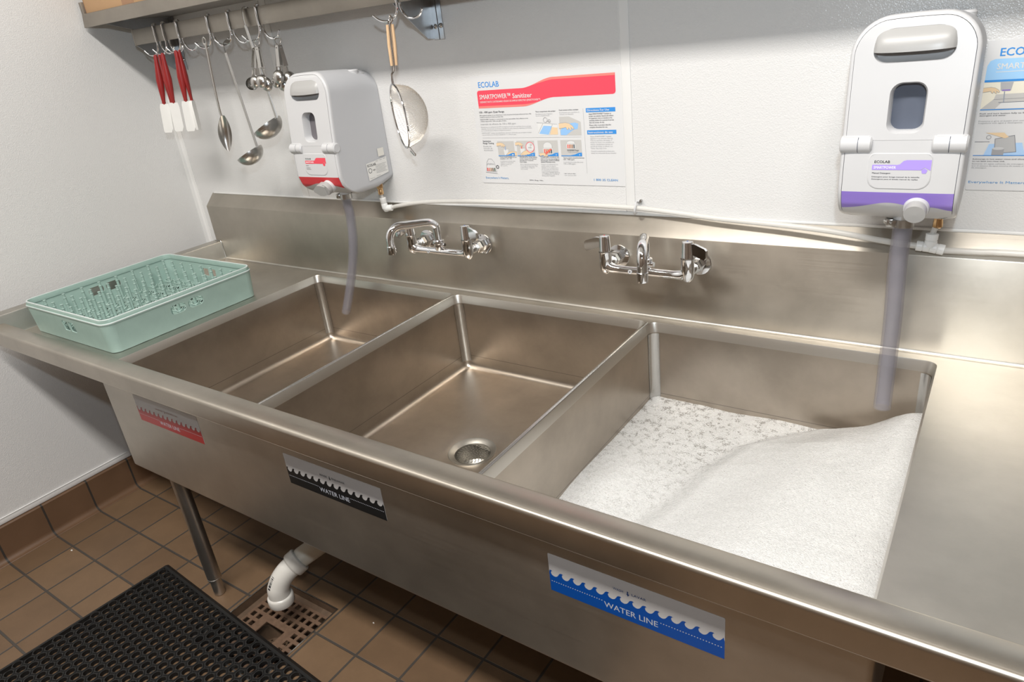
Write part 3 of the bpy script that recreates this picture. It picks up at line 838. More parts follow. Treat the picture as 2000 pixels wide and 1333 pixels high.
    # lower front panel, label plate, colour band, belly
    def grid_panel(za, zb, dd, u0=.0070, u1=W-.0070, nu=24, nz=8, part='front_panel', mat=M_WPLA, par=root):
        za_ = za if callable(za) else (lambda u: za); zb_ = zb if callable(zb) else (lambda u: zb)
        R = []
        for j in range(nz+1):
            row = []
            for i in range(nu+1):
                u = u0+(u1-u0)*i/nu; z = za_(u)+(zb_(u)-za_(u))*j/nz
                row.append(P3(u, z, YD(u, z)+dd-.0012*(abs(2*(u-u0)/(u1-u0)-1))**10))
            R.append(row)
        return MB().loft(R, False).build(part, mat, par, recalc=False, ang=60)
    grid_panel(.1409, .0535, .0022)
    belly = lambda u: .0185+.0165*math.sin(PI*min(1, max(0, u/.13)))**1.0*(1 if u < .13 else 0)+(0 if u < .13 else .0085*math.sin(PI*(u-.13)/.0555))-.0*u
    belly2 = lambda u: .0200+.0145*math.exp(-((u-.083)/.045)**2)+.006*math.exp(-((u-.150)/.02)**2)
    grid_panel(.0540, belly2, .0024, part='colour_band', mat=(M_RED if warm else M_PURP))
    zlow = lambda u: -.0045+.013*(abs(2*u/W-1))**4
    grid_panel(belly2, zlow, .0022, part='belly', nz=8)
    plate = MB().loft([[P3(u, z, YD(u, z)+dd) for u, z in rrect(.046+i_, .142-i_, .0600+i_, .1205-i_, [.01, .01, .018, .018], 6)] for i_, dd in ((0, .0022), (.0006, .0032), (.0016, .0032))], True)
    lp_ = rrect(.0476, .1404, .0616, .1189, [.009, .009, .017, .017], 6)
    plate.prism(lp_, lambda u, z, w_: P3(u, z, YD(u, z)+.0032), 0)
    plate = plate.build('label_plate', M_WPLA, root, ang=60)
    # printed label
    c1 = {True: (.72, .06, .09), False: (.38, .28, .74)}[warm]
    S = Sheet(lambda u, v, w_: P3(u, .1200-v, YD(u, .1200-v)+.0033+w_))
    ux, vx = .0525, .0095
    S.text('ECOLAB', ux+.003, vx+.0065, .0235, .0044, (.015, .015, .02), 1, 'lettering', .03)
    S.poly([(ux, vx+.0095), (ux+.038, vx+.0095), (ux+.042, vx+.0085), (ux+.047, vx+.003), (ux+.052, vx+.0015), (ux+.088, vx+.0015), (ux+.088, vx+.0185),
            (ux+.084, vx+.0165), (ux+.079, vx+.0135), (ux+.0735, vx+.0180), (ux, vx+.0180)], c1, 1, 'print')
    S.poly(circ(ux+.079, vx+.0195, .0048, 5 if not warm else 12, -PI/2), c1, 1, 'print')
    S.text('SMARTPOWER', ux+.0025, vx+.0160, .0340, .0046, (.85, .85, .87), 2, 'lettering', .02)
    yy = vx+.0245
    for k, (tx_, wd) in enumerate(lines):
        S.text(tx_, ux+.001, yy, wd, .0021 if k else .0026, (.04, .04, .05), 1, 'lettering', .02)
        yy += .0062 if k == 0 else .0040
    S.build(plate)
    # push knob: white collar, grey button
    kc = Vector(P3(.1262, .0290, .197)); ax = Vector((.0, -1, -.34)).normalized()
    MB().lathe(kc, [(.0203, -.012), (.0200, .011), (.0188, .0140), (.017, .0145)], axis=ax, n=32).build('knob_collar', M_WPLA, root)
    mb = MB().lathe(kc, [(.0176, .006), (.0176, .026), (.0166, .0285), (.0, .0295)], axis=ax, n=32)
    if knob == 'wing':
        L = Vector((-1, -.12, 0)).normalized(); up_ = ax.cross(L).normalized()
        pol = [(-.006, -.012), (.010, -.0165), (.022, -.0165), (.040, -.004), (.0405, .004), (.024, .0165), (.010, .0175), (-.006, .014)]
        mb.prism(pol, lambda a, b, w_: kc+ax*(.010+w_)+L*a+up_*b, .022)
    mb.build('push_knob', M_GPLA, root, ang=35)
    # outlet: nozzle, hose clamp
    ou = .103 if not warm else .112
    tp = Vector(P3(ou, .0, .14))
    MB().lathe(tp, [(.0215, .022), (.0205, .004), (.0175, -.004), (.0170, -.02)], axis=(0, 0, 1), n=24).build('outlet_nozzle', M_WPLA, root)
    mb = MB().lathe(tp+Vector((0, 0, -.020)), [(.0175, .010), (.0182, .0095), (.0182, -.0045), (.0175, -.005)], n=28)
    mb.cyl(tp+Vector((-.028, .002, -.016)), tp+Vector((-.012, -.018, -.016)), .0062, n=14, bev=.001)
    mb.box(tp+Vector((-.026, -.016, -.023)), tp+Vector((-.014, -.002, -.009)), .002)
    mb.build('hose_clamp', M_STEEL, root)
    # inlet: black nut and brass compression fitting
    iu = .1685 if warm else .1520
    ip = Vector(P3(iu, .0, .050 if warm else .046))
    z0 = 1.102 if warm else 1.084
    MB().lathe((ip.x, ip.y, z0), [(.0, .004), (.0105, .003), (.0110, -.010), (.0085, -.0125)], n=20).build('inlet_nut', M_BLACK, root)
    mb = MB()
    zb = z0-.0115
    mb.lathe((ip.x, ip.y, zb), [(.007, .002), (.0098, .0), (.0102, -.003), (.0102, -.013), (.0085, -.0155)], n=6)
    mb.lathe((ip.x, ip.y, zb-.016), [(.0078, .002), (.0078, -.004), (.0085, -.006), (.0085, -.016), (.006, -.018)], n=20)
    mb.build('brass_fitting', M_BRASS, root, ang=25)
    # top latch
    MB().lathe(P3(W*.80, .311, .055), [(.0, .016), (.015, .0155), (.0175, .012), (.0165, .006), (.019, .0)], n=24).box(P3(W*.80-.014, .305, .06), P3(W*.80+.016, .3165, .025), .002).build('top_latch', M_WPLA, root)
    if warm:
        # rating label on the right side
        S = Sheet(lambda a, b, w_: (X0+W+.0008+w_, -.1055+a, 1.1720-b-.000*a))
        S.poly([(.0, .012), (.086, .006), (.086, .052), (.002, .062)], (.74, .73, .70), 0, 'side_label')
        S.text('ECOLAB', .004, .0225, .034, .0075, (.015, .015, .02), 2, 'side_lettering', .03)
        S.line(circ(.012, .034, .0065, 14), .0014, (.05, .05, .06), 2, 'side_lettering', True)
        S.text('NSF', .0235, .0370, .010, .0050, (.1, .1, .1), 2, 'side_lettering', .02)
        for k in range(7): S.rect(.036, .022+k*.0038, .036+(.040 if k % 3 else .046), .0229+k*.0038, (.28, .28, .29), 2, 'side_lettering')
        for k in range(3): S.rect(.040+k*.016, .0115-k*.001, .050+k*.016, .0125-k*.001, (.3, .3, .3), 2, 'side_lettering')
        S.rect(.004, .0555, .026, .0562, (.3, .3, .3), 2, 'side_lettering'); S.rect(.034, .053, .052, .0537, (.3, .3, .3), 2, 'side_lettering')
        S.rect(.055, -.022, .080, .001, (.72, .70, .64), 1, 'side_label')
        S.build(root)
    return root, tp, (ip.x, ip.y, zb-.034)
d1, o1, in1 = dispenser(.912, 'white wall dispenser with a red band and grey wing knob, above the left bowl', M_RED, True, '',
    [('Sanitizer', .0120), ('Désinfectant', .0170), ('Desinfectante', .0190)], 'wing')
d2, o2, in2 = dispenser(2.393, 'white wall dispenser with a purple band and round grey knob, above the right bowl', M_PURP, False, '',
    [('Manual Detergent', .0280), ('Détergent pour lavage manuel de la vaisselle', .0720), ('Detergente para el lavado manual de vajillas', .0700)], 'round')
# outlet hoses
def hose(path, r, label):
    c = bez(path, 8)
    mb = MB(); n = 24
    mb.tube(c, r, n, False)
    inner = MB().tube(list(reversed(c)), r*.74, n, False)
    o = len(mb.v); k = len(c)
    mb.add(inner.v, inner.f)
    for j in range(n): pass
    ob = mb.build('clear_hose', M_TUBE, origin=path[-1], ang=60)
    tag(ob, label, 'hose', 'clear discharge hoses of the dispensers'); return ob
hose([tuple(o1+Vector((0, 0, -.012))), (1.0235, -.14, 1.0440), (1.0257, -.14, 1.0147), (1.0145, -.14, .9337), (.9870, -.14, .8482), (.9462, -.14, .7572), (.9079, -.14, .6803)], .0145,
     'clear plastic hose hanging from the red banded dispenser into the left bowl')
hose([tuple(o2+Vector((0, 0, -.012))), (2.4960, -.14, 1.045), (2.4952, -.14, .9881), (2.4985, -.14, .8843), (2.4990, -.14, .7958), (2.4990, -.14, .6835)], .0165,
     'clear plastic hose hanging straight from the purple banded dispenser above the suds')
# water supply line with its fittings
sup = thing('water_supply_line', (1.85, -.03, 1.03), 'thin milky water tube running along the backsplash between the two dispensers', 'tube')
MB().tube(bez([(1.0950, -.034, 1.0125), (1.13, -.032, 1.020), (1.2349, -.029, 1.0341), (1.3717, -.026, 1.0407), (1.53, -.024, 1.0440), (1.6792, -.022, 1.0450), (1.80, -.020, 1.0440), (1.9191, -.020, 1.0420), (2.02, -.024, 1.036), (2.1126, -.030, 1.0297), (2.25, -.038, 1.025), (2.3552, -.047, 1.0201), (2.4651, -.050, 1.0062), (2.5200, -.050, 1.0012)], 6), .0060, 14).build('tubing', M_TUBES, sup)
MB().tube(bez([(2.5600, -.0480, .9950), (2.62, -.049, .9965), (2.70, -.049, .9985), (3.2, -.049, .999)], 5), .0060, 14).build('tubing', M_TUBES, sup)
def push_end(mb, a, b, r):
    a = Vector(a); b = Vector(b); d = (b-a).normalized(); L_ = (b-a).length
    mb.tube([a, a+d*.001, a+d*L_*.45, a+d*L_*.5, a+d*L_*.55, b-d*.001, b], r, 18, True, [r*.9, r, r, r*.88, r, r, r*.85])
e1 = Vector((1.0805, -.040, 1.0125))
mb = MB(); push_end(mb, e1+Vector((0, -.004, .0)), e1+Vector((.0, -.008, .034)), .0098); push_end(mb, e1+Vector((-.002, -.003, 0)), e1+Vector((.022, .004, .001)), .0098); mb.lathe(e1, [(0, -.0115), (.007, -.0105), (.0108, -.004), (.0108, .006)], n=18)
mb.build('elbow_fitting', M_FIT, sup)
MB().tube([e1+Vector((0, -.008, .030)), Vector(in1)+Vector((0, 0, .006))], .0048, 12).build('riser', M_TUBES, sup)
te = Vector((2.5375, -.049, 1.0))
mb = MB(); push_end(mb, te, te+Vector((-.0235, -.001, .002)), .0098); push_end(mb, te, te+Vector((.0245, .001, -.0045)), .0102); push_end(mb, te+Vector((0, 0, 0)), te+Vector((.001, .002, .027)), .0110)
mb.build('tee_fitting', M_FIT, sup)
MB().tube([te+Vector((.001, .002, .024)), Vector(in2)+Vector((-.002, 0, .006))], .0052, 12).build('riser', M_TUBES, sup)
clip = MB().tube(bez([(1.908, -.001, 1.051), (1.9085, -.016, 1.056), (1.912, -.030, 1.048), (1.910, -.030, 1.034), (1.907, -.014, 1.030)], 5), .0024, 8).build('tube_strap', M_WPLA, sup)
MB().cyl((1.9138, 0, 1.0548), (1.9138, -.005, 1.0548), .0035, n=10).cyl((1.9165, -.002, 1.0590), (1.9175, -.012, 1.0600), .0018, n=8).build('strap_screw', M_STEEL, clip)

# ================================================================== POSTERS
def poster(x, z, W, H, label, content, tilt=0.0):
    c_, s_ = math.cos(tilt), math.sin(tilt)
    fn = lambda a, b, w_: (x+a*c_+b*s_, -.0016-w_, z-b*c_+a*s_)
    root = thing('instruction_poster', (x+W/2, -.001, z-H), label, 'poster')
    MB().prism(rrect(0, W, 0, H, .003, 3), lambda a, b, w_: (x+a*c_+b*s_, -.0004-w_, z-b*c_+a*s_), .0011).build('sheet', pmat('laminated paper '+content.__name__, (.66, .66, .66), .22, var=(6, .01)), root, smooth=False)
    S = Sheet(fn); content(S, W, H); S.build(root, .25)
    return root
BLUE = (.045, .26, .66); REDP = (.80, .07, .11); PINK = (.86, .22, .19); GREY = (.52, .51, .49); SKIN = (.74, .56, .36); INK = (.06, .06, .07); GINK = (.36, .36, .37)
WHT = (.68, .68, .67)
def hand(S, u, v, s, flip=1, lay=3):
    P = [(-1, -.25), (-.2, -.32), (.25, -.22), (.62, .02), (.80, .30), (.66, .38), (.42, .16), (.50, .42), (.36, .46), (.15, .2), (.1, .42), (-.08, .36), (-.15, .16), (-.55, .22), (-1, .28)]
    S.poly([(u+a*s*flip, v+b*s) for a, b in P], SKIN, lay); S.line([(u+a*s*flip, v+b*s) for a, b in P], s*.035, GINK, lay+1)
def sanitizer(S, W, H):
    X = lambda a: a*W
    Y = lambda b: b*H
    S.text('ECOLAB', X(.056), Y(.104), X(.150), Y(.052), BLUE, 1, 'lettering', .035)
    def sc(u, a, b): return a+(b-a)*sstep(.36, .58, u)
    n = 26
    top = [(.365+.23*k/n, sc(.365+.23*k/n, .130, .053)) for k in range(n+1)]
    bot = [(.365+.23*k/n, sc(.365+.23*k/n, .290, .222)) for k in range(n+1)]
    outl = [(.040, .150), (.045, .136), (.055, .130)]+top+[(.962, .053), (.962, .200), (.957, .216), (.945, .222)]+list(reversed(bot))+[(.040, .290)]
    S.poly([(X(a), Y(b)) for a, b in outl], REDP, 1)
    t2 = [(.40+.56*k/n, sc(.40+.56*k/n, .130, .053)) for k in range(n+1)]
    S.poly([(X(a), Y(b)) for a, b in t2]+[(X(a), Y(b+.020*sstep(.40, .55, a))) for a, b in reversed(t2)], PINK, 2)
    b2 = [(.041+.46*k/n, sc(.041+.46*k/n, .289, .221)) for k in range(n+1)]
    S.poly([(X(a), Y(b)) for a, b in b2]+[(X(a), Y(b-.018*sstep(.50, .36, a))) for a, b in reversed(b2)], PINK, 2)
    S.text('SMARTPOWER™', X(.056), Y(.208), X(.225), Y(.042), WHT, 3, 'lettering', .03)
    S.text('Sanitizer', X(.296), Y(.212), X(.134), Y(.042), WHT, 3, 'lettering', .03)
    S.text('DESINFECTANTE CUATERNARIO SÓLIDO DE AMPLIO ESPECTRO (SMARTPOWER™)', X(.056), Y(.242), X(.430), Y(.016), WHT, 3, 'lettering', .02)
    T = [('150 - 400 ppm Quat Range', .040, .334, .185, .017, INK, .02),
         ('EPA-registered sanitizer for pre-cleaned use on hard, non-porous food prep surfaces and ware. Kills', .040, .360, .375, .0105, INK, .01),
         ('foodborne organisms as listed on product label.', .040, .376, .175, .0105, INK, .01),
         ('SMARTPOWER™ Sanitizer is a concentrated, no-rinse quat sanitizer that is effective across', .040, .398, .350, .0105, INK, .01),
         ('a dilution range of 0.26 - 0.68 oz per gallon of water.', .040, .414, .195, .0105, INK, .01),
         ('Intervalo de eficacia de 150 a 400 ppm', .040, .444, .260, .017, GINK, 0),
         ('Desinfectante con certificación de la EPA de limpieza previa para uso superficies duras no porosas', .040, .468, .365, .0105, GINK, 0),
         ('destinadas a la preparación de alimentos y utensilios de cocina; elimina los organismos transmitidos', .040, .484, .370, .0105, GINK, 0),
         ('por los alimentos que se indican en la etiqueta del producto.', .040, .500, .220, .0105, GINK, 0),
         ('SMARTPOWER™ Sanitizer es un desinfectante cuaternario concentrado, que no requiere enjuague', .040, .524, .365, .0105, GINK, 0),
         ('y que es efectivo en un intervalo de dilución de 1:1 a 1:8 mL de agua.', .040, .540, .255, .0105, GINK, 0),
         ('Three compartment sink sanitizer', .445, .345, .135, .0115, INK, .015), ('Desinfectante para fregadero', .445, .366, .112, .0105, GINK, 0), ('de tres compartimentos', .445, .381, .092, .0105, GINK, 0),
         ('Food contact surface sanitizer', .604, .340, .125, .0115, INK, .015), ('Desinfectante para superficies en', .604, .361, .130, .0105, GINK, 0), ('contacto con alimentos', .604, .376, .092, .0105, GINK, 0),
         ('Sanitation', .040, .602, .062, .0150, INK, .02), ('Range Testing', .040, .622, .082, .0150, INK, .02),
         ('Prueba del', .040, .650, .060, .0140, GINK, 0), ('intervalo de', .040, .669, .066, .0140, GINK, 0), ('desinfección', .040, .688, .070, .0140, GINK, 0),
         ('Everywhere It Matters.', .030, .958, .176, .0210, (.08, .28, .58), .01), ('1 800 35 CLEAN', .800, .955, .150, .0190, (.08, .28, .58), .02),
         ('EPA Reg. No. 12345-6789', .360, .968, .098, .0095, INK, .015) if False else ('EPA Reg. No.', .360, .968, .098, .0095, INK, .015),
         ('Testing solution should be at room', .156, .752, .124, .0105, INK, .015), ('temperature - 65°F - 75°F.', .156, .767, .090, .0105, INK, .015),
         ('La prueba de la solución debe', .156, .789, .112, .0105, GINK, 0), ('realizarse a la temperatura', .156, .804, .098, .0105, GINK, 0), ('ambiental, es decir, de', .156, .819, .080, .0105, GINK, 0), ('18 °C a 24 °C.', .156, .834, .050, .0105, GINK, 0),
         ('Withdraw and tear off approximately', .302, .752, .126, .0105, INK, .015), ('2 inches of paper from dispenser.', .302, .767, .122, .0105, INK, .015), ('Dip paper for 10 seconds.', .302, .782, .098, .0105, INK, .015), ("Don't shake.", .302, .797, .050, .0105, INK, .015),
         ('Retire y desprenda aproximadamente', .302, .818, .128, .0105, GINK, 0), ('5 cm de papel del dispensador. Moje', .302, .833, .122, .0105, GINK, 0), ('el papel durante 10 segundos.', .302, .848, .104, .0105, GINK, 0), ('No lo sacuda.', .302, .863, .052, .0105, GINK, 0),
         ('Compare colors immediately with', .452, .752, .128, .0105, INK, .015), ('colors on the test strip package to', .452, .767, .128, .0105, INK, .015), ('determine ppm. ALWAYS COMPARE', .452, .782, .128, .0105, INK, .015), ('AGAINST PACKAGE SCALE.', .452, .797, .100, .0105, INK, .015),
         ('Compare inmediatamente los', .452, .818, .116, .0105, GINK, 0), ('colores contra los valores', .452, .833, .100, .0105, GINK, 0), ('indicados en el paquete de la', .452, .848, .116, .0105, GINK, 0), ('tira de prueba para determinar', .452, .863, .118, .0105, GINK, 0), ('la concentración en partes por', .452, .878, .116, .0105, GINK, 0), ('millón (ppm). SIEMPRE REALICE', .452, .893, .124, .0105, GINK, 0), ('LA COMPARACIÓN CONTRA LA', .452, .908, .118, .0105, GINK, 0), ('ESCALA DEL PAQUETE.', .452, .923, .090, .0105, GINK, 0),
         ('Testing solution should be between', .608, .757, .138, .0105, INK, .015), ('150 - 400 ppm.', .608, .773, .076, .0130, INK, .01),
         ('La solución de prueba debe tener', .608, .795, .130, .0105, GINK, 0), ('150 a 400 ppm.', .608, .811, .080, .0130, GINK, 0),
         ('Acceptable Range', .638, .691, .076, .0125, INK, .015), ('Rango aceptable', .642, .705, .068, .0110, GINK, 0),
         ('1 ppm = parts per million', .606, .898, .076, .0095, INK, .01), ('1 ppm = partes por millón', .606, .914, .080, .0095, GINK, 0),
         ('Apply SMARTPOWER™ Sanitizer at', .792, .382, .136, .0115, INK, .015), ('proper use solution. Expose all surfaces', .792, .400, .150, .0115, INK, .015), ('of equipment, ware or utensils to the', .792, .418, .142, .0115, INK, .015), ('sanitizing solution for a period of not less', .792, .436, .152, .0115, INK, .015), ('than one minute. Air dry.', .792, .454, .094, .0115, INK, .015),
         ('Please refer to product label for', .792, .476, .134, .0115, INK, .015), ('complete directions for use.', .792, .494, .112, .0115, INK, .015),
         ('Aplique SMARTPOWER™ Sanitizer', .792, .572, .132, .0115, GINK, 0), ('siguiendo el uso adecuado. Exponga', .792, .589, .140, .0115, GINK, 0), ('todas las superficies del equipo, el', .792, .606, .134, .0115, GINK, 0), ('menaje de cocina o los utensilios a la', .792, .623, .146, .0115, GINK, 0), ('solución desinfectante durante un', .792, .640, .136, .0115, GINK, 0), ('periodo de tiempo no inferior a un', .792, .657, .136, .0115, GINK, 0), ('minuto. Deje secar al aire.', .792, .674, .100, .0115, GINK, 0),
         ('Consulte la etiqueta del producto para', .792, .698, .146, .0115, GINK, 0), ('conocer las instrucciones de uso completas.', .792, .715, .158, .0115, GINK, 0),
         ]
    for tx, a, b, wd, h, c, bo in T: S.text(tx, X(a), Y(b), X(wd), Y(h), c, 4, 'lettering', bo)
    for yb, tx in ((.328, 'Directions For Use'), (.492+.022, 'Instrucciones de uso')):
        S.rect(X(.775), Y(yb), X(.955), Y(yb+.035), BLUE, 1)
        S.text(tx, X(.783), Y(yb+.026), X(.135 if 'D' in tx else .150), Y(.018), WHT, 3, 'lettering', .03)
    S.line([(X(.758), Y(.33)), (X(.758), Y(.89))], .0006, GINK, 1); S.line([(X(.042), Y(.565)), (X(.735), Y(.570))], .0006, GINK, 1)
    # sink pictogram
    S.poly([(X(.452), Y(.440)), (X(.585), Y(.452)), (X(.585), Y(.548)), (X(.452), Y(.548))], (.70, .70, .69), 1)
    S.poly([(X(.492), Y(.465)), (X(.548), Y(.470)), (X(.522), Y(.545)), (X(.458), Y(.535))], (.28, .50, .80), 2)
    S.poly([(X(.548), Y(.480)), (X(.585), Y(.485)), (X(.585), Y(.545)), (X(.532), Y(.545))], SKIN, 2)
    S.line([(X(.447), Y(.436)), (X(.583), Y(.455))], .0008, GINK, 3); S.line([(X(.488), Y(.447)), (X(.452), Y(.530))], .0008, GINK, 3); S.line([(X(.552), Y(.455)), (X(.528), Y(.545))], .0008, GINK, 3)
    S.line(circ(X(.507), Y(.415), .006, 14), .0011, GINK, 3, 'print', True); S.line([(X(.515), Y(.425)), (X(.540), Y(.432))], .0012, GINK, 3); S.line(circ(X(.533), Y(.425), .0035, 10), .0011, GINK, 3, 'print', True)
    # hand wiping
    S.poly([(X(.600), Y(.392)), (X(.665), Y(.392)), (X(.738), Y(.440)), (X(.738), Y(.555)), (X(.600), Y(.552))], GREY, 1)
    S.poly([(X(.640), Y(.455)), (X(.700), Y(.445)), (X(.722), Y(.455)), (X(.716), Y(.500)), (X(.690), Y(.505)), (X(.668), Y(.525)), (X(.640), Y(.552)), (X(.603), Y(.550)), (X(.603), Y(.510))], (.28, .50, .80), 2)
    hand(S, X(.650), Y(.470), .024, 1, 3)
    # four steps
    for k, (a, b) in enumerate(((.148, .270), (.290, .415), (.440, .577), (.596, .733))):
        t_ = .598
        S.rect(X(a), Y(t_-.005*k*.2), X(b), Y(.732), GREY, 1)
        S.poly([(X(a), Y(.731)), (X(a), Y(.738)), (X(b), Y(.738)), (X(b), Y(.706)), (X(b-.02), Y(.708)), (X(b-.045), Y(.722)), (X(b-.075), Y(.731))], BLUE, 4)
        S.text(str(k+1), X(b-.018), Y(.732), X(.006), Y(.014), WHT, 5, 'lettering', .03)
    cup = lambda a, b: (S.poly([(X(a), Y(b)), (X(a+.036), Y(b)), (X(a+.030), Y(b+.058)), (X(a+.005), Y(b+.058))], WHT, 3), S.line([(X(a), Y(b)), (X(a+.036), Y(b))], .0006, GINK, 4))
    S.rect(X(.202), Y(.640), X(.2065), Y(.682), (.25, .38, .65), 4); cup(.190, .672); hand(S, X(.178), Y(.628), .016, 1, 4); hand(S, X(.240), Y(.715), .020, -1, 3)
    cup(.312, .664); S.rect(X(.321), Y(.634), X(.328), Y(.668), (.78, .16, .10), 4); hand(S, X(.312), Y(.624), .014, 1, 4); hand(S, X(.352), Y(.708), .022, -1, 3)
    S.poly(circ(X(.385), Y(.655), .0128, 24), WHT, 3); S.line(circ(X(.385), Y(.655), .0128, 24), .0014, REDP, 4, 'print', True)
    S.poly([(X(.385), Y(.655)), (X(.385), Y(.618)), (X(.404), Y(.630))], GREY, 4); S.text('10 sec', X(.374), Y(.664), X(.022), Y(.010), INK, 4, 'lettering', .02)
    bars = [(.72, .14, .10), (.60, .16, .10), (.46, .22, .10), (.30, .15, .08), (.04, .07, .09)]
    def kit(a, b, s, lay=3, ah=.045):
        P = [(a-.030*s, b), (a-.030*s, b-ah*.4)]+[(a-.030*s*math.cos(t2_), b-ah*.4-ah*.8*math.sin(t2_)) for t2_ in [PI*k/10 for k in range(11)]]+[(a+.030*s, b)]
        S.poly([(X(p), Y(q)) for p, q in P], WHT, lay); S.line([(X(p), Y(q)) for p, q in P], .0006, GINK, lay+1, 'print', True)
        S.rect(X(a-.033*s), Y(b), X(a+.033*s), Y(b+.055*s), WHT, lay)
        for k, c in enumerate(bars): S.rect(X(a-.028*s+k*.012*s), Y(b+.008*s), X(a-.020*s+k*.012*s), Y(b+.048*s), c, lay+1)
    kit(.508, .665, 1.0); S.poly([(X(.490), Y(.728)), (X(.500), Y(.738-.02)), (X(.536), Y(.678)), (X(.528), Y(.668)), (X(.488), Y(.706))], (.74, .15, .11), 6); hand(S, X(.480), Y(.722), .014, 1, 5)
    kit(.665, .627, .85, 3, .022);
    S.line([(X(.638), Y(.672)), (X(.638), Y(.680)), (X(.690), Y(.680)), (X(.690), Y(.672))], .0005, GINK, 4)
    S.line([(X(.045), Y(.855)), (X(.050), Y(.800)), (X(.066), Y(.765)), (X(.090), Y(.765)), (X(.110), Y(.800)), (X(.120), Y(.890)), (X(.040), Y(.880)), (X(.045), Y(.855))], .0009, GINK, 2)
    S.line([(X(.036), Y(.895)), (X(.122), Y(.905))], .0016, GINK, 2); S.line(circ(X(.130), Y(.842), .004, 10), .0018, INK, 2, 'print', True)
    S.text('pHydrion', X(.050), Y(.820), X(.056), Y(.018), GINK, 3, 'lettering', .01)
    for k, c in enumerate(bars): S.rect(X(.048+k*.0135), Y(.852), X(.056+k*.0135), Y(.884), [(.72, .10, .09), (.70, .20, .14), (.40, .24, .12), (.20, .12, .08), (.08, .12, .08)][k], 3)
def detergent(S, W, H):
    S.text('ECOLAB', .0205, .0265, .0660, .0135, BLUE, 1, 'lettering', .035)
    LB = (.34, .58, .84)
    S.poly([(.0040, .0680), (.0045, .0420), (.0080, .0340), (.0150, .0310), (W-.01, .0310), (W-.01, .0680)], LB, 1)
    S.rect(.0040, .0655, W-.01, .0690, BLUE, 2)
    S.text('SMARTPOWER', .0190, .0480, .0860, .0098, WHT, 3, 'lettering', .03)
    S.rect(.0185, .0520, .120, .0530, WHT, 2)
    S.rect(.0040, .0700, W*.5, .1150, (.78, .74, .62), 1)
    S.poly([(.0040, .115), (.022, .098), (.024, .090), (.12, .088), (.12, .115)], GREY, 2); S.poly([(.026, .1145), (.034, .1045), (.12, .1030), (.12, .1145)], WHT, 3)
    S.poly([(.028, .070), (.047, .070), (.045, .084), (.030, .084)], (.42, .42, .43), 3); S.rect(.032, .0825, .044, .0845, (.24, .16, .50), 4)
    hand(S, .018, .082, .014, 1, 4); S.line([(.036, .086), (.037, .104)], .0016, (.30, .33, .38), 4)
    S.line([(.030, .104), (.12, .1025)], .0010, (.20, .22, .25), 4); S.line([(.022, .0985), (.12, .0960)], .0007, GINK, 4)
    S.rect(.0040, .1150, W*.5, .1165, BLUE, 3)
    for t_, v, wd, c in (('Push and turn button fully to fill sink with', .1235, .088, INK), ('detergent and water.', .1270, .040, INK), ('Presione y gire el botón por completo', .1365, .080, GINK), ('fregadero con agua y detergente.', .1400, .066, GINK),
                         ('Submerge in hot water rinse and allow water', .2040, .092, INK), ('to run back into rinse sink.', .2080, .050, INK), ('Sumerja en agua caliente de enjuague y deje', .2125, .092, GINK), ('que el exceso de agua escurra de nuevo al fregadero', .2162, .098, GINK), ('de enjuague.', .2198, .024, GINK)):
        S.text(t_, .0045, v, wd, .0022, c, 3, 'lettering', .015)
    S.rect(.0040, .1560, W*.5, .1960, (.66, .66, .66), 1)
    S.poly([(.0040, .174), (.024, .172), (.018, .196), (.004, .196)], WHT, 2); S.poly([(.026, .176), (.075, .174), (.082, .196), (.020, .196)], (.40, .58, .82), 2)
    S.poly([(.034, .167), (.062, .161), (.068, .190), (.036, .193)], (.45, .45, .45), 3); S.line([(.034, .167), (.062, .161), (.068, .190), (.036, .193)], .0009, (.2, .2, .22), 4, 'print', True)
    S.poly([(.032, .184), (.050, .184), (.050, .196), (.032, .196)], (.34, .34, .35), 5); S.poly([(.041+.009*math.cos(t_), .184+.0026*math.sin(t_)) for t_ in [2*PI*k/14 for k in range(14)]], (.55, .55, .55), 6)
    S.poly([(.018, .156), (.046, .156), (.054, .164), (.048, .166), (.034, .161)], SKIN, 5)
    S.line([(.004, .172), (.026, .172)], .0008, (.2, .2, .22), 4); S.line(circ(.024, .164, .0035, 10), .0010, GINK, 4, 'print', True)
    S.rect(.0040, .1960, W*.5, .1972, BLUE, 3)
    S.text('Everywhere It Matters.', .0035, .2475, .0890, .0046, (.08, .28, .58), 2, 'lettering', .0)
poster(1.4377, 1.3691, .4389, .2791, 'white laminated poster with a red banner reading SMARTPOWER Sanitizer, on the back wall', sanitizer)
poster(2.5780, 1.3620, .4200, .2603, 'white laminated poster with a light blue banner, partly behind the purple banded dispenser', detergent)

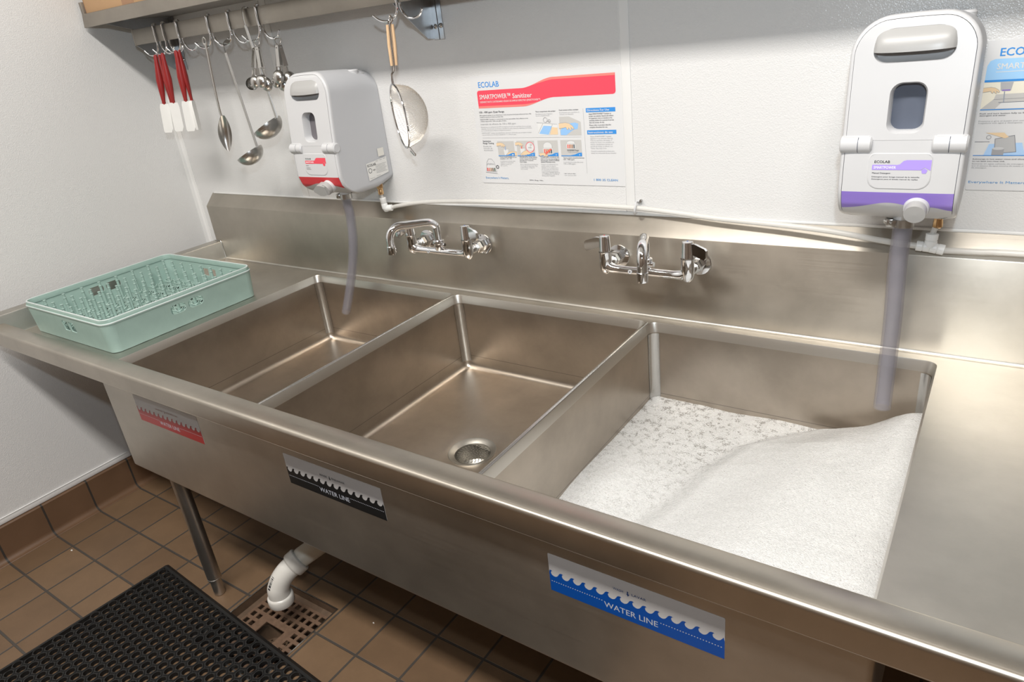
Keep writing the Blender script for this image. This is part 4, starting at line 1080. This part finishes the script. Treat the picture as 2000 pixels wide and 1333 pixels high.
# ================================================================== SHELF
shelf = thing('wall_shelf', (1.6, -.12, 1.6), 'stainless steel wall shelf with a hook rail beneath, mounted above the sink', 'shelf')
SX1 = 3.3
prof = [(-.0015, 1.640), (-.2205, 1.640), (-.2205, 1.6340), (-.2235, 1.6312), (-.2279, 1.6314), (-.2279, 1.6335), (-.2228, 1.6715), (-.2195, 1.6735), (-.2175, 1.6700), (-.2165, 1.6430), (-.0015, 1.6430)]
MB().loft([[(x, y, z) for y, z in prof] for x in (.012, SX1)], True, True, True).build('shelf_board', M_SHELF, shelf, ang=25)
MB().box((.010, -.2225, 1.6430), (.0240, -.003, 1.7090), .003).build('end_flange', M_SHELF, shelf)
def bracket(x):
    P = [(-.0012, 1.6398), (-.2190, 1.6398), (-.2200, 1.6300), (-.1420, 1.6100), (-.1420, 1.5575), (-.0310, 1.4720), (-.0012, 1.4690)]
    b = MB().prism(P, lambda a, c, w_: (x+w_, a, c), .0022)
    b.box((x, -.0035, 1.4665), (x+.0175, -.0005, 1.6395), .0006).box((x+.0190, -.0024, 1.4660), (x+.0345, -.0004, 1.6395), .0006)
    b.box((x, -.2180, 1.6375), (x+.024, -.003, 1.6398))
    br = b.build('bracket', M_GALV, shelf, ang=20)
    for xo, zo in ((.0095, 1.4990), (.0270, 1.5000), (.0095, 1.60), (.0270, 1.60)):
        MB().lathe((x+xo, -.0030, zo), [(.0058, .0), (.0060, .0012), (.0042, .0040), (.0015, .0048), (.0015, .0036), (.0, .0036)], axis=(0, -1, 0), n=16).build('bolt', M_STEEL, br)
for x in (.146, 1.338, 2.62): bracket(x)
RT, RBm = 1.6075, 1.5600
MB().box((.157, -.1500, RBm), (3.0, -.1432, RT), .0012).build('hook_rail', M_SHELF, shelf)
MB().box((.150, -.1500, RBm-.002), (.1562, -.1405, RT+.002), .001).build('rail_end', M_SHELF, shelf)
# cardboard box on the shelf
bx = thing('cardboard_box', (.19, -.11, 1.6430), 'brown cardboard box standing on the left end of the wall shelf', 'box')
MB().box((.0280, -.2135, 1.6434), (.3300, -.012, 1.84), .002).build('carton', M_CARD, bx)
MB().box((.0280, -.2142, 1.6440), (.0300, -.2135, 1.838)).box((.262, -.2145, 1.6440), (.3300, -.2138, 1.838)).build('side_flap', M_CARD2, bx)

# ------------------------------------------------------------------ pot hooks
def hook(x, label):
    r = .0027
    yf, yb_ = -.1532, -.1402
    F = [(x-.084, yf-.002, 1.5390), (x-.066, yf-.002, 1.5275), (x-.045, yf-.002, 1.5215), (x-.024, yf-.001, 1.5235), (x-.008, yf, 1.5360), (x-.001, yf, 1.5530), (x-.002, yf, 1.570), (x, yf, 1.600)]
    T = [(x, yf+.0006, RT+.0020), (x+.0005, (yf+yb_)/2, RT+.0058), (x+.001, yb_-.0006, RT+.0020)]
    Bk = [(x+.001, yb_, 1.600), (x+.000, yb_, 1.570), (x-.003, yb_, 1.5530), (x+.004, yb_, 1.5370), (x+.018, yb_, 1.5245), (x+.038, yb_, 1.5215), (x+.056, yb_, 1.5270), (x+.066, yb_, 1.5400)]
    mb = MB().tube(bez(F+T+Bk, 4), r, 10)
    o = mb.build('pot_hook', M_CHROME, origin=(x, -.147, 1.52))
    return tag(o, label, 'hook', 'double pot hooks on the rail')
HX = [.2908, .3426, .4222, .5870, .6907, .8264, 1.3620]
HL = ['chrome double pot hook at the left end of the rail, holding two red spatulas', 'chrome double pot hook second from the left end of the rail, holding one red spatula',
      'chrome double pot hook third from the left, holding the right pair of red spatulas', 'chrome double pot hook holding the long serving spoon',
      'chrome double pot hook holding the ladle that hangs lowest', 'chrome double pot hook holding both sets of measuring spoons', 'chrome double pot hook at the right bracket, holding the mesh strainer']
for x, l in zip(HX, HL): hook(x, l)

# ------------------------------------------------------------------ spatulas
def spatula(top, bot, face, label):
    """handle from top to the head; face = half width vector sign (1 broad side to viewer, 0 edge on)"""
    A = Vector(top); B_ = Vector(bot); d = (B_-A).normalized(); L_ = (B_-A).length
    root = thing('rubber_spatula', B_, label, 'spatula', 'red handled spatulas on the hooks')
    vw = Vector((2.63, -1.55, 1.47))-A
    s = (d.cross(vw)).normalized()                     # across, facing the viewer
    nrm = s.cross(d).normalized()
    if face < 1:
        a_ = math.radians(68); s, nrm = s*math.cos(a_)+nrm*math.sin(a_), -s*math.sin(a_)+nrm*math.cos(a_)
    hl = .156
    pts = [A+d*t_ for t_ in (0, .006, .02, .05, .08, .115, .145, hl)]
    rs = [(.0035, .0030), (.0065, .004), (.0065, .0045), (.009, .006), (.0115, .0068), (.009, .006), (.006, .0045), (.0058, .0045)]
    MB().tube(pts, 1, 14, True, rs, up=s).build('handle', M_SPR, root)
    w_ = .0150
    hp = [(-w_*.82, hl-.002), (w_*.82, hl-.002), (w_, hl+.010), (w_, L_-.006), (w_*.85, L_), (-w_*.55, L_), (-w_*.95, L_-.014), (-w_, hl+.010)]
    MB().prism(hp, lambda a, b, t_: A+d*b+s*a+nrm*(t_-.004), .008).build('blade', M_SPW, root, ang=30)
    return root
spatula((.2700, -.1600, 1.5230), (.2460, -.1780, 1.2770), 1, 'red spatula with white blade, broad side out, leftmost on the rail')
spatula((.2860, -.1560, 1.5230), (.2640, -.1530, 1.2800), 0, 'red spatula turned edge on, right behind the leftmost spatula')
spatula((.3200, -.1640, 1.5250), (.3030, -.1720, 1.2790), 1, 'red spatula with white blade hanging alone in the middle of the five')
spatula((.4000, -.1640, 1.5270), (.3800, -.1760, 1.2790), 1, 'red spatula with white blade, broad side out, front one of the right pair')
spatula((.4060, -.1560, 1.5270), (.3890, -.1540, 1.2800), 0, 'red spatula turned edge on, back one of the right pair')

# ------------------------------------------------------------------ spoon and ladles
def strap(mb, path, wd, th, up=(1, 0, 0)):
    mb.tube(path, 1, 8, True, [(wd/2, th/2)]*len(path), up=up)
sp = thing('serving_spoon', (.545, -.165, 1.21), 'long stainless serving spoon with a pointed bowl, hanging between the spatulas and the ladles', 'spoon')
mb = MB(); strap(mb, bez([(.5600, -.160, 1.5330), (.5595, -.162, 1.50), (.5560, -.166, 1.42), (.5530, -.168, 1.3350), (.5560, -.1675, 1.3200)], 4), .0115, .0040)
ring_ = [(.5585+.0085*math.cos(t_), -.1590, 1.5400+.0110*math.sin(t_)) for t_ in [2*PI*k/20 for k in range(21)]]
mb.tube(ring_, .0028, 8); mb.build('handle', M_STEEL, sp)
mb = MB(); R = []
for i in range(15):
    t_ = i/14; z = 1.322-.112*t_; hw = .0210*math.sin(PI*min(1, (t_*.93+.05)))**.75 if t_ < 1 else .002
    c = Vector((.5600-.018*t_-.004*math.sin(PI*t_), -.1675, z)); row = []
    for k in range(11):
        s_ = -1+2*k/10
        row.append(c+Vector((.74, .67, 0))*(hw*s_)+Vector((-.67, .74, 0))*(.012*(1-s_*s_)*math.sin(PI*t_)))
    R.append(row)
R2 = [[p+Vector((-.0009, .0010, 0)) for p in row] for row in R]
mb.loft(R, False); mb.loft(R2, False); mb.build('bowl', M_STEEL, sp, ang=60, recalc=False)
def ladle(name_label, top, bot, rim_c, rim_r, tiltv, hooktop):
    root = thing('ladle', (rim_c[0], rim_c[1], rim_c[2]-rim_r), name_label, 'ladle', 'stainless ladles on the rail')
    mb = MB(); strap(mb, [Vector(hooktop[-1])+(Vector(bot)-Vector(hooktop[-1]))*k/6 for k in range(7)], .0115, .0050)
    strap(mb, bez(hooktop, 4), .0125, .0018)
    mb.build('handle', M_STEEL, root)
    ax = Vector(tiltv).normalized()
    pr = [(rim_r*math.cos(a), -rim_r*.82*math.sin(a)) for a in [PI/2*k/10 for k in range(10)]]+[(.0005, -rim_r*.82)]
    prof_ = pr+[(r_*.965 if r_ > .001 else .0004, z_*.955) for r_, z_ in reversed(pr)]
    MB().lathe(rim_c, prof_, axis=ax, n=36).build('bowl', M_STEEL, root, ang=60)
    return root
ladle('stainless ladle hanging lowest on the rail, its small bowl below the other ladle', None, (.6935, -.1650, 1.2220), (.6500, -.1680, 1.2060), .0450, (-.38, -.22, .90),
      [(.692, -.1700, 1.5255), (.674, -.1640, 1.5310), (.6540, -.1585, 1.5310), (.6500, -.1605, 1.5220), (.6520, -.1620, 1.5000)])
ladle('stainless ladle hooked over the rail behind the measuring spoons', None, (.8130, -.1580, 1.3060), (.7660, -.1640, 1.2880), .0485, (-.40, -.24, .88),
      [(.7740, -.1395, 1.580), (.7740, -.1390, 1.6070), (.7730, -.1470, 1.6125), (.7710, -.1550, 1.6080), (.7700, -.1580, 1.5850), (.7725, -.1590, 1.5650)])

# ------------------------------------------------------------------ measuring spoons
def mspoon(base, ringp, r_, label, yaw, grp):
    B_ = Vector(base); A = Vector(ringp); d = (B_-A).normalized()
    root = thing('measuring_spoon', B_-Vector((0, 0, r_)), label, 'measuring spoon', grp)
    out = Vector((math.sin(yaw), -math.cos(yaw), .12)).normalized()   # where the hollow side looks
    side = d.cross(out).normalized(); out = side.cross(d).normalized()
    mb = MB()
    e = A+d*.060
    mb.prism([(-.0052, .002), (.0052, .002), (.0065, .058), (-.0065, .058)], lambda a, b, w_: A+d*b+side*a+out*w_, .0012, [circ(0, .008, .0022, 8)])
    mb.tube([e, B_-d*r_*.9], 1, 8, True, [(.0030, .0016)]*2, up=side)
    mb.build('handle', M_STEEL, root, ang=30)
    pr = [(r_*math.cos(a), -r_*.8*math.sin(a)) for a in [PI/2*k/7 for k in range(7)]]+[(.0004, -r_*.8)]
    MB().lathe(B_, pr+[(a*.95, b*.94) for a, b in reversed(pr)], axis=out, n=24).build('bowl', M_STEEL, root, ang=60)
    return root
G1, G2 = 'left ring of measuring spoons', 'right ring of measuring spoons'
rA = (.8070, -.1600, 1.5170); rB = (.8870, -.1490, 1.5130)
mspoon((.7570, -.1720, 1.4080), (.7960, -.1640, 1.5060), .0190, 'measuring spoon seen edge on, leftmost of both rings', 1.25, G1)
mspoon((.7840, -.1790, 1.4130), (.8020, -.1670, 1.5060), .0185, 'measuring spoon with round back out, second from the left on the left ring', 2.9, G1)
mspoon((.8060, -.1580, 1.4020), (.8080, -.1600, 1.5060), .0200, 'measuring spoon hanging behind the others on the left ring, above the ladle handle', 3.3, G1)
mspoon((.8230, -.1860, 1.4130), (.8140, -.1700, 1.5060), .0190, 'measuring spoon with round back out, rightmost on the left ring', 3.3, G1)
mspoon((.8500, -.1560, 1.4060), (.8790, -.1520, 1.5040), .0175, 'measuring spoon furthest left on the right ring', 2.7, G2)
mspoon((.8620, -.1440, 1.3960), (.8840, -.1450, 1.5040), .0185, 'measuring spoon lowest on the right ring, mostly hidden behind its neighbours', 3.1, G2)
mspoon((.8830, -.1700, 1.4190), (.8880, -.1580, 1.5040), .0200, 'measuring spoon with shiny round back out, front one on the right ring', 3.2, G2)
mspoon((.9000, -.1480, 1.4130), (.8940, -.1500, 1.5040), .0185, 'measuring spoon furthest right on the right ring, beside the white dispenser', 4.4, G2)
for c, l in ((rA, 'left'), (rB, 'right')):
    c = Vector(c); mb = MB()
    mb.tube([c+Vector((.0105*math.cos(t_), .003*math.sin(t_*2), -.004+.0105*math.sin(t_))) for t_ in [2*PI*k/20 for k in range(21)]], .0011, 6)
    tag(mb.build('split_ring', M_STEEL, origin=c), 'thin wire ring holding the %s set of measuring spoons' % l, 'ring', 'wire rings of the measuring spoons')

# ------------------------------------------------------------------ strainer
st = thing('mesh_strainer', (1.315, -.165, 1.21), 'round wire mesh strainer with a pale wooden handle, hanging right of the red banded dispenser', 'strainer')
nrm = Vector((-.58, -.81, -.05)).normalized()
C_ = Vector((1.3240, -.1690, 1.2970)); RR = .0800
e1_ = Vector((0, 0, 1)); e1_ = (e1_-nrm*e1_.dot(nrm)).normalized(); e2_ = nrm.cross(e1_)
rim = [C_+e1_*RR*math.cos(a)+e2_*RR*math.sin(a) for a in [2*PI*k/48 for k in range(49)]]
MB().tube(rim, .0026, 10, False).build('rim', M_CHROME, st)
# wire mesh bowl: a net of thin wires on a dome
M_MESH = pmat('fine wire mesh', (.62, .58, .52), .35, .6, var=(400, .1))
mb = MB()
depth = .072
def dome(a, rr): return C_+e1_*rr*math.cos(a)+e2_*rr*math.sin(a)-nrm*(depth*math.sqrt(max(0, 1-(rr/RR)**2)))
def dome_xy(p, q):
    rr = math.hypot(p, q)
    if rr > RR: return None
    return C_+e1_*p+e2_*q-nrm*(depth*math.sqrt(max(0, 1-(rr/RR)**2)))
nw = 58
for k in range(1, nw):
    p = -RR+2*RR*k/nw; lim = math.sqrt(RR*RR-p*p)
    for sw in (0, 1):
        path = []
        for j in range(15):
            q = -lim+2*lim*j/14
            v_ = dome_xy(p, q*.9999) if sw == 0 else dome_xy(q*.9999, p)
            if v_ is not None: path.append(v_)
        if len(path) > 2: mb.tube(path, .00034, 3, False)
mb.build('mesh_bowl', M_MESH, st, smooth=False, recalc=False)
top = C_+e1_*RR
hk = Vector((1.3385, -.1570, 1.5300))
wire = bez([top+Vector((-.001, 0, 0)), top+Vector((.001, 0, .022)), (1.3280, -.166, 1.4180), (1.3300, -.162, 1.5100), (1.3340, -.158, 1.5250), hk+Vector((.0, -.003, .004)), (1.3440, -.158, 1.5230), (1.3370, -.164, 1.5050), (1.3330, -.167, 1.4180), top+Vector((.004, 0, .022)), top+Vector((.003, 0, 0))], 5)
MB().tube(wire, .0019, 8).build('handle_wire', M_CHROME, st)
d_ = (Vector((1.3300, -.164, 1.4200))-Vector((1.3350, -.160, 1.5140)))
mb = MB()
for sg in (-1, 1):
    a0 = Vector((1.3345, -.1605, 1.5140)); s_ = Vector((.75, .6, 0)).normalized()
    mb.tube([a0+s_*sg*.0062, a0+d_*.5+s_*sg*.0070, a0+d_+s_*sg*.0058], 1, 8, True, [(.0036, .0042), (.0042, .0048), (.0034, .0040)], up=s_)
mb.build('wooden_handle', M_WOOD, st)
lo = C_-e1_*RR
MB().tube(bez([lo+Vector((.002, 0, .004)), lo+Vector((.012, -.002, .002)), lo+Vector((.026, -.003, -.012)), lo+Vector((.031, -.003, -.017)), lo+Vector((.027, -.003, -.019)), lo+Vector((.014, -.002, -.008))], 4), .0021, 8).build('rest_hook', M_CHROME, st)

# ================================================================== DISH RACK
rk = thing('dish_rack', (.43, -.533, DK), 'pale green plastic peg dish rack lying on the left drainboard', 'dish rack')
RX0, RX1, RY0, RY1, RH = .186, .684, -.778, -.288, .100
zb0 = DK+.0012
def rrk(ins, r): return rrect(RX0+ins, RX1-ins, RY0+ins, RY1-ins, r, 6)
# four walls with hand holes, plate by plate, joined by rounded corners
mb = MB(); R_ = .030; t = .0035
def wallplate(p0, p1, ins_dir, hs):
    """p0,p1 ends of the outer face at the top; hs holes in (along, height)"""
    p0 = Vector(p0); p1 = Vector(p1); d = (p1-p0); L_ = d.length; d.normalize(); n_ = Vector(ins_dir)
    def fn(a, b, w_):
        tp = n_*(.007*(1-b/.088))                       # slight taper toward the bottom
        q = p0+d*a+tp+n_*w_; return (q.x, q.y, zb0+b)
    mb.prism([(0, 0), (L_, 0), (L_, .086), (0, .086)], fn, t, hs)
def slots(c, wd, h, z, gap, r=.009): return [rrect(c-gap/2-wd, c-gap/2, z-h/2, z+h/2, r, 4), rrect(c+gap/2, c+gap/2+wd, z-h/2, z+h/2, r, 4)]
Lx = RX1-RX0-2*R_; Ly = RY1-RY0-2*R_
wallplate((RX1, RY0+R_, 0), (RX1, RY1-R_, 0), (-1, 0, 0), slots(Ly/2, .050, .028, .056, .008, .012))
wallplate((RX0, RY0+R_, 0), (RX0, RY1-R_, 0), (1, 0, 0), slots(Ly/2, .050, .028, .056, .008, .012))
wallplate((RX0+R_, RY0, 0), (RX1-R_, RY0, 0), (0, 1, 0), slots(Lx/2+.02, .032, .032, .052, .008, .003))
wallplate((RX0+R_, RY1, 0), (RX1-R_, RY1, 0), (0, -1, 0), slots(Lx/2, .032, .026, .052, .010, .003))
for (cx, cy, a0) in ((RX1-R_, RY1-R_, 0), (RX0+R_, RY1-R_, 90), (RX0+R_, RY0+R_, 180), (RX1-R_, RY0+R_, 270)):
    for rr_ in (0, t):
        rows = []
        for b in (0, .044, .086):
            rd = R_-rr_-.007*(1-b/.088)
            rows.append([(cx+rd*math.cos(math.radians(a0+90*k/8)), cy+rd*math.sin(math.radians(a0+90*k/8)), zb0+b) for k in range(9)])
        mb.loft(rows, False)
# stepped lip
lo_, li_ = rrk(-.0015, .0315), rrk(.004, .027)
rings = [(rrk(.001, .029), .083), (lo_, .084), (lo_, .0885), (rrk(.0012, .0288), .0895), (rrk(.0012, .0288), .0985), (rrk(.0022, .028), .100), (rrk(.0056, .0245), .100), (rrk(.0066, .0235), .098), (rrk(.0060, .024), .083)]
mb.loft([[(x, y, zb0+z) for x, y in lp] for lp, z in rings], True)
body = mb.build('rack_wall', M_GREEN, rk, ang=35)
mb = MB()
mb.loft([[(x, y, zb0+z) for x, y in lp] for lp, z in ((rrk(.0016, .0284), .0993), (rrk(.0022, .028), .1004), (rrk(.0052, .025), .1004), (rrk(.0060, .0242), .0993))], True)
mb.loft([[(x, y, zb0+z) for x, y in lp] for lp, z in ((rrk(-.0019, .0317), .0862), (rrk(-.0022, .032), .0878), (rrk(-.0012, .031), .0892))], True)
mb.build('worn_edge', M_GREENL, body)
# open lattice base
mb = MB(); pt = .0570; n = 8; gx0 = RX0+.0465; gy0 = RY0+.0440
hs = []
for i in range(n+1):
    for j in range(n+1):
        cx = gx0-pt/2+i*pt; cy = gy0-pt/2+j*pt
        if RX0+.02 < cx < RX1-.02 and RY0+.02 < cy < RY1-.02: hs.append(circ(cx, cy, .0175, 10))
mb.prism(rrk(.009, .022), lambda a, b, w_: (a, b, zb0+.006+w_), .003, hs)
for i in range(n):
    for j in range(n):
        cx = gx0+i*pt; cy = gy0+j*pt
        # little arched ribs between pegs
        mb.tube([(cx+.012*math.cos(t_), cy+.012*math.sin(t_), zb0+.018+.004*math.sin(2*t_)) for t_ in [2*PI*k/12 for k in range(13)]], .0014, 5)
        if i < n-1: mb.tube([(cx+.012, cy, zb0+.014), (cx+pt/2, cy, zb0+.022), (cx+pt-.012, cy, zb0+.014)], .0016, 5)
        if j < n-1: mb.tube([(cx, cy+.012, zb0+.014), (cx, cy+pt/2, zb0+.022), (cx, cy+pt-.012, zb0+.014)], .0016, 5)
mb.build('base_lattice', M_GREEN, rk, ang=40)
peg0 = None
for i in range(n):
    for j in range(n):
        cx = gx0+i*pt; cy = gy0+j*pt
        if peg0 is None:
            mb = MB().lathe((cx, cy, zb0+.0092), [(.0, .0), (.0058, .0), (.0052, .012), (.0046, .046), (.0052, .047), (.0052, .049), (.0043, .050), (.0041, .066), (.0050, .067), (.0050, .0695), (.0040, .0705), (.0038, .0800), (.0048, .0808), (.0046, .0825), (.0, .0830)], n=10)
            peg0 = mb.build('peg', M_GREEN, rk, ang=30); px0 = Vector((cx, cy, 0))
        else:
            c = peg0.copy(); COL.objects.link(c); c.parent = rk; c.location = Vector((cx, cy, 0))-px0

# ================================================================== FLOOR THINGS
# floor drain
fd = thing('floor_drain', (1.09, -.816, -.15), 'square floor drain with a rusty slotted grate, under the white waste pipe', 'drain')
x0, x1, y0, y1 = DR
mb = MB()
sq = lambda i: [(x0+i, y0+i), (x1-i, y0+i), (x1-i, y1-i), (x0+i, y1-i)]
mb.loft([[(x, y, z) for x, y in sq(i)] for i, z in ((.0024, .0005), (.0024, -.026), (.020, -.031), (.022, -.034), (.030, -.13), (.07, -.16))], True, False, True)
mb.build('drain_body', M_PAN, fd, ang=20)
mb = MB().loft([[(x, y, z) for x, y in sq(i)] for i, z in ((-.0018, -.004), (-.0018, .0022), (.0018, .0022), (.0018, -.024))], True)
mb.build('drain_frame', M_STEEL, fd, ang=20)
hs = []; ox, oy = x0+.024, y0+.022; W2_ = x1-x0-.048; H2_ = y1-y0-.044; k_ = 9; ps = W2_/k_
cut = [(ox+ps*2.95, oy+ps*2.5), (ox+ps*6.05, oy+ps*2.5), (ox+ps*6.05, oy+ps*5.6), (ox+ps*2.95, oy+ps*5.6)]
for i in range(k_):
    for j in range(k_):
        cx = ox+ps*(i+.5); cy = oy+(H2_/k_)*(j+.5)
        if cut[0][0]-.014 < cx < cut[1][0]+.014 and cut[0][1]-.014 < cy < cut[2][1]+.014: continue
        hs.append([(cx-.0082, cy-.0082), (cx+.0082, cy-.0082), (cx+.0082, cy+.0082), (cx-.0082, cy+.0082)])
hs.append(cut)
MB().prism([(ox-.004, oy-.003), (ox+W2_+.004, oy-.003), (ox+W2_+.004, oy+H2_+.003), (ox-.004, oy+H2_+.003)], lambda a, b, w_: (a, b, -.026-w_), .004, hs).build('grate', M_RUST, fd, ang=20)
hs = []
for i in range(-6, 7):
    for j in range(-6, 7):
        p = (i*.0105+(j % 2)*.005, j*.0095)
        if math.hypot(*p) < .058: hs.append(circ(p[0], p[1], .0036, 6))
cm = ((cut[0][0]+cut[1][0])/2, (cut[0][1]+cut[2][1])/2)
MB().prism(circ(0, 0, .064, 28), lambda a, b, w_: (cm[0]+a, cm[1]+b, -.100-w_-.0), .002, hs).lathe((cm[0], cm[1], -.10), [(.064, .0), (.072, .045), (.074, .046)], n=28).build('sediment_basket', M_PAN, fd)

# waste pipe
wp = thing('waste_pipe', (1.113, -.762, .05), 'white plastic waste pipe elbow pointing down into the floor drain', 'pipe')
A0 = Vector((1.1110, -.7600, .052)); d1_ = Vector((.36, .90, .28)).normalized()
arc = [A0+Vector((0, 0, .012)), A0+Vector((0, 0, .045)), A0+Vector((.002, .006, .060)), A0+Vector((.007, .017, .078)), A0+Vector((.015, .034, .094)), A0+Vector((.024, .054, .105))]
el = bez(arc, 6)
eb = MB().tube(el, .0305, 28, False).build('elbow', M_PVC, wp, ang=60)
MB().lathe(A0, [(.026, .002), (.0350, .0), (.0365, .003), (.0365, .024), (.0345, .028), (.031, .030)], n=32).build('lower_collar', M_PVC, wp)
c2 = el[-1]
dd = (el[-1]-el[-4]).normalized()
MB().lathe(c2-dd*.006, [(.0305, -.004), (.0355, .0), (.0370, .003), (.0370, .026), (.0345, .029), (.0300, .029)], axis=dd, n=32).build('upper_collar', M_PVC, wp)
MB().tube([c2, c2+dd*.03, Vector((1.345, -.20, .300))], .0292, 28).build('straight_pipe', pmat('aged pvc', (.62, .58, .50), .4, var=(25, .06)), wp)
mb = MB()
for k in range(11):
    tt = .30+.030*k; i_ = int(tt*(len(el)-1)); p = el[i_]; 
    tang = (el[min(i_+1, len(el)-1)]-el[i_-1]).normalized()
    p = el[i_]+(el[i_+1]-el[i_])*(tt*(len(el)-1)-i_)
    view = Vector((.68, -.58, .45)); side_ = (view-tang*view.dot(tang)).normalized(); b_ = tang.cross(side_)
    dirv = (side_*.70-b_*.72).normalized(); t2 = tang.cross(dirv).normalized()
    q = p+dirv*.0309
    hw = .0045; th = .0009 if k % 3 else .0016
    mb.add([q-t2*hw-tang*th, q+t2*hw-tang*th, q+t2*hw+tang*th, q-t2*hw+tang*th], [(0, 1, 2, 3)])
mb.build('printed_code', M_INK, eb, smooth=False, recalc=False)

# rubber mat
mat = thing('rubber_floor_mat', (1.2, -1.2, 0), 'black perforated rubber floor mat lying on the brown tiles in front of the sink', 'mat')
an = math.radians(-4.2); ux_ = Vector((math.cos(an), math.sin(an), 0)); uy_ = Vector((math.sin(an), -math.cos(an), 0))
O_ = Vector((.5686, -.8068, 0))
HM = .013
def mp_(a, b, z): q = O_+ux_*a+uy_*b; return (q.x, q.y, z+.0006)
MW, MH = 1.52, .91
bd = .020
mb = MB()
def frame_ring(a0, a1, b0, b1): return [(a0, b0), (a1, b0), (a1, b1), (a0, b1)]
r0_, r1_ = frame_ring(0, MW, 0, MH), frame_ring(bd, MW-bd, bd, MH-bd)
lps = [(frame_ring(-.000, MW, -.000, MH), 0), (frame_ring(.012, MW-.012, .012, MH-.012), HM), (r1_, HM), (r1_, 0.0008)]
mb.loft([[mp_(a, b, z) for a, b in lp] for lp, z in lps], True)
mb.build('border', M_RUB, mat, ang=20)
mb = MB()
pa = .0300; pb = pa*math.sqrt(3)/2
ncol = int((MW-2*bd)/pa); nrow = int((MH-2*bd)/pb)
pa = (MW-2*bd)/(ncol+.5); 
nrow = int((MH-2*bd)/pb); pb = (MH-2*bd)/nrow
def rub_cell(cx, cy):
    hexa = []; n_ = 12
    K = len(mb.v)
    hx = []
    for k in range(n_):
        a = 2*PI*k/n_+PI/2
        # hexagon radius along the angle
        m_ = (a-PI/2) % (PI/3)-PI/6
        rad = (pa/2)/math.cos(PI/6-abs(m_)) if False else (pa/2)/max(.5, math.cos(((a) % (PI/3))-PI/6) if False else 1)
        hx.append(a)
    outer_, inner_ = [], []
    for a in hx:
        # distance to hexagon with flat sides facing +-x (neighbours at 0,60,...)
        best = min((pa/2)/max(1e-6, math.cos(a-PI/3*k)) if math.cos(a-PI/3*k) > .05 else 9 for k in range(6))
        x_ = cx+best*math.cos(a); y_ = cy+best*math.sin(a)*(pb/(pa*math.sqrt(3)/2))
        outer_.append((min(max(x_, bd-.001), MW-bd+.001), min(max(y_, bd-.001), MH-bd+.001)))
        inner_.append((cx+.0113*math.cos(a), cy+.0113*math.sin(a)))
    mb.loft([[mp_(a, b, HM-.0022) for a, b in outer_], [mp_(cx+(a-cx)*.93, cy+(b-cy)*.93, HM-.0022) for a, b in outer_], [mp_(cx+(a-cx)*.88, cy+(b-cy)*.88, HM) for a, b in outer_],
             [mp_(a, b, HM) for a, b in inner_], [mp_(a, b, .001) for a, b in inner_]], True)
for j in range(nrow):
    cy = bd+pb*(j+.5)
    if cy > MH-bd: continue
    for i in range(ncol):
        cx = bd+pa*(i+.5)+(pa/2 if j % 2 else 0)
        if cx > MW-bd-.004: continue
        rub_cell(cx, cy)
mb.build('perforated_field', M_RUB, mat, ang=40, recalc=False)
# small scraps on the tiles
def crumb(x, y, s, col, label):
    P = [(x+s*math.cos(2*PI*k/6)*random.uniform(.7, 1.2), y+s*.6*math.sin(2*PI*k/6)*random.uniform(.7, 1.2)) for k in range(6)]
    o = MB().prism(P, lambda a, b, w_: (a, b, .0004+w_), .0015).build('food_scrap', flat(col, .6), origin=(x, y, .0004), smooth=False)
    tag(o, label, 'scrap')
crumb(.1710, -.9330, .0055, (.75, .72, .66), 'small white food scrap on the tiles left of the black mat')
crumb(1.3640, -.6580, .0035, (.70, .66, .60), 'tiny white food scrap on the dark tiles under the sink, behind the floor drain')
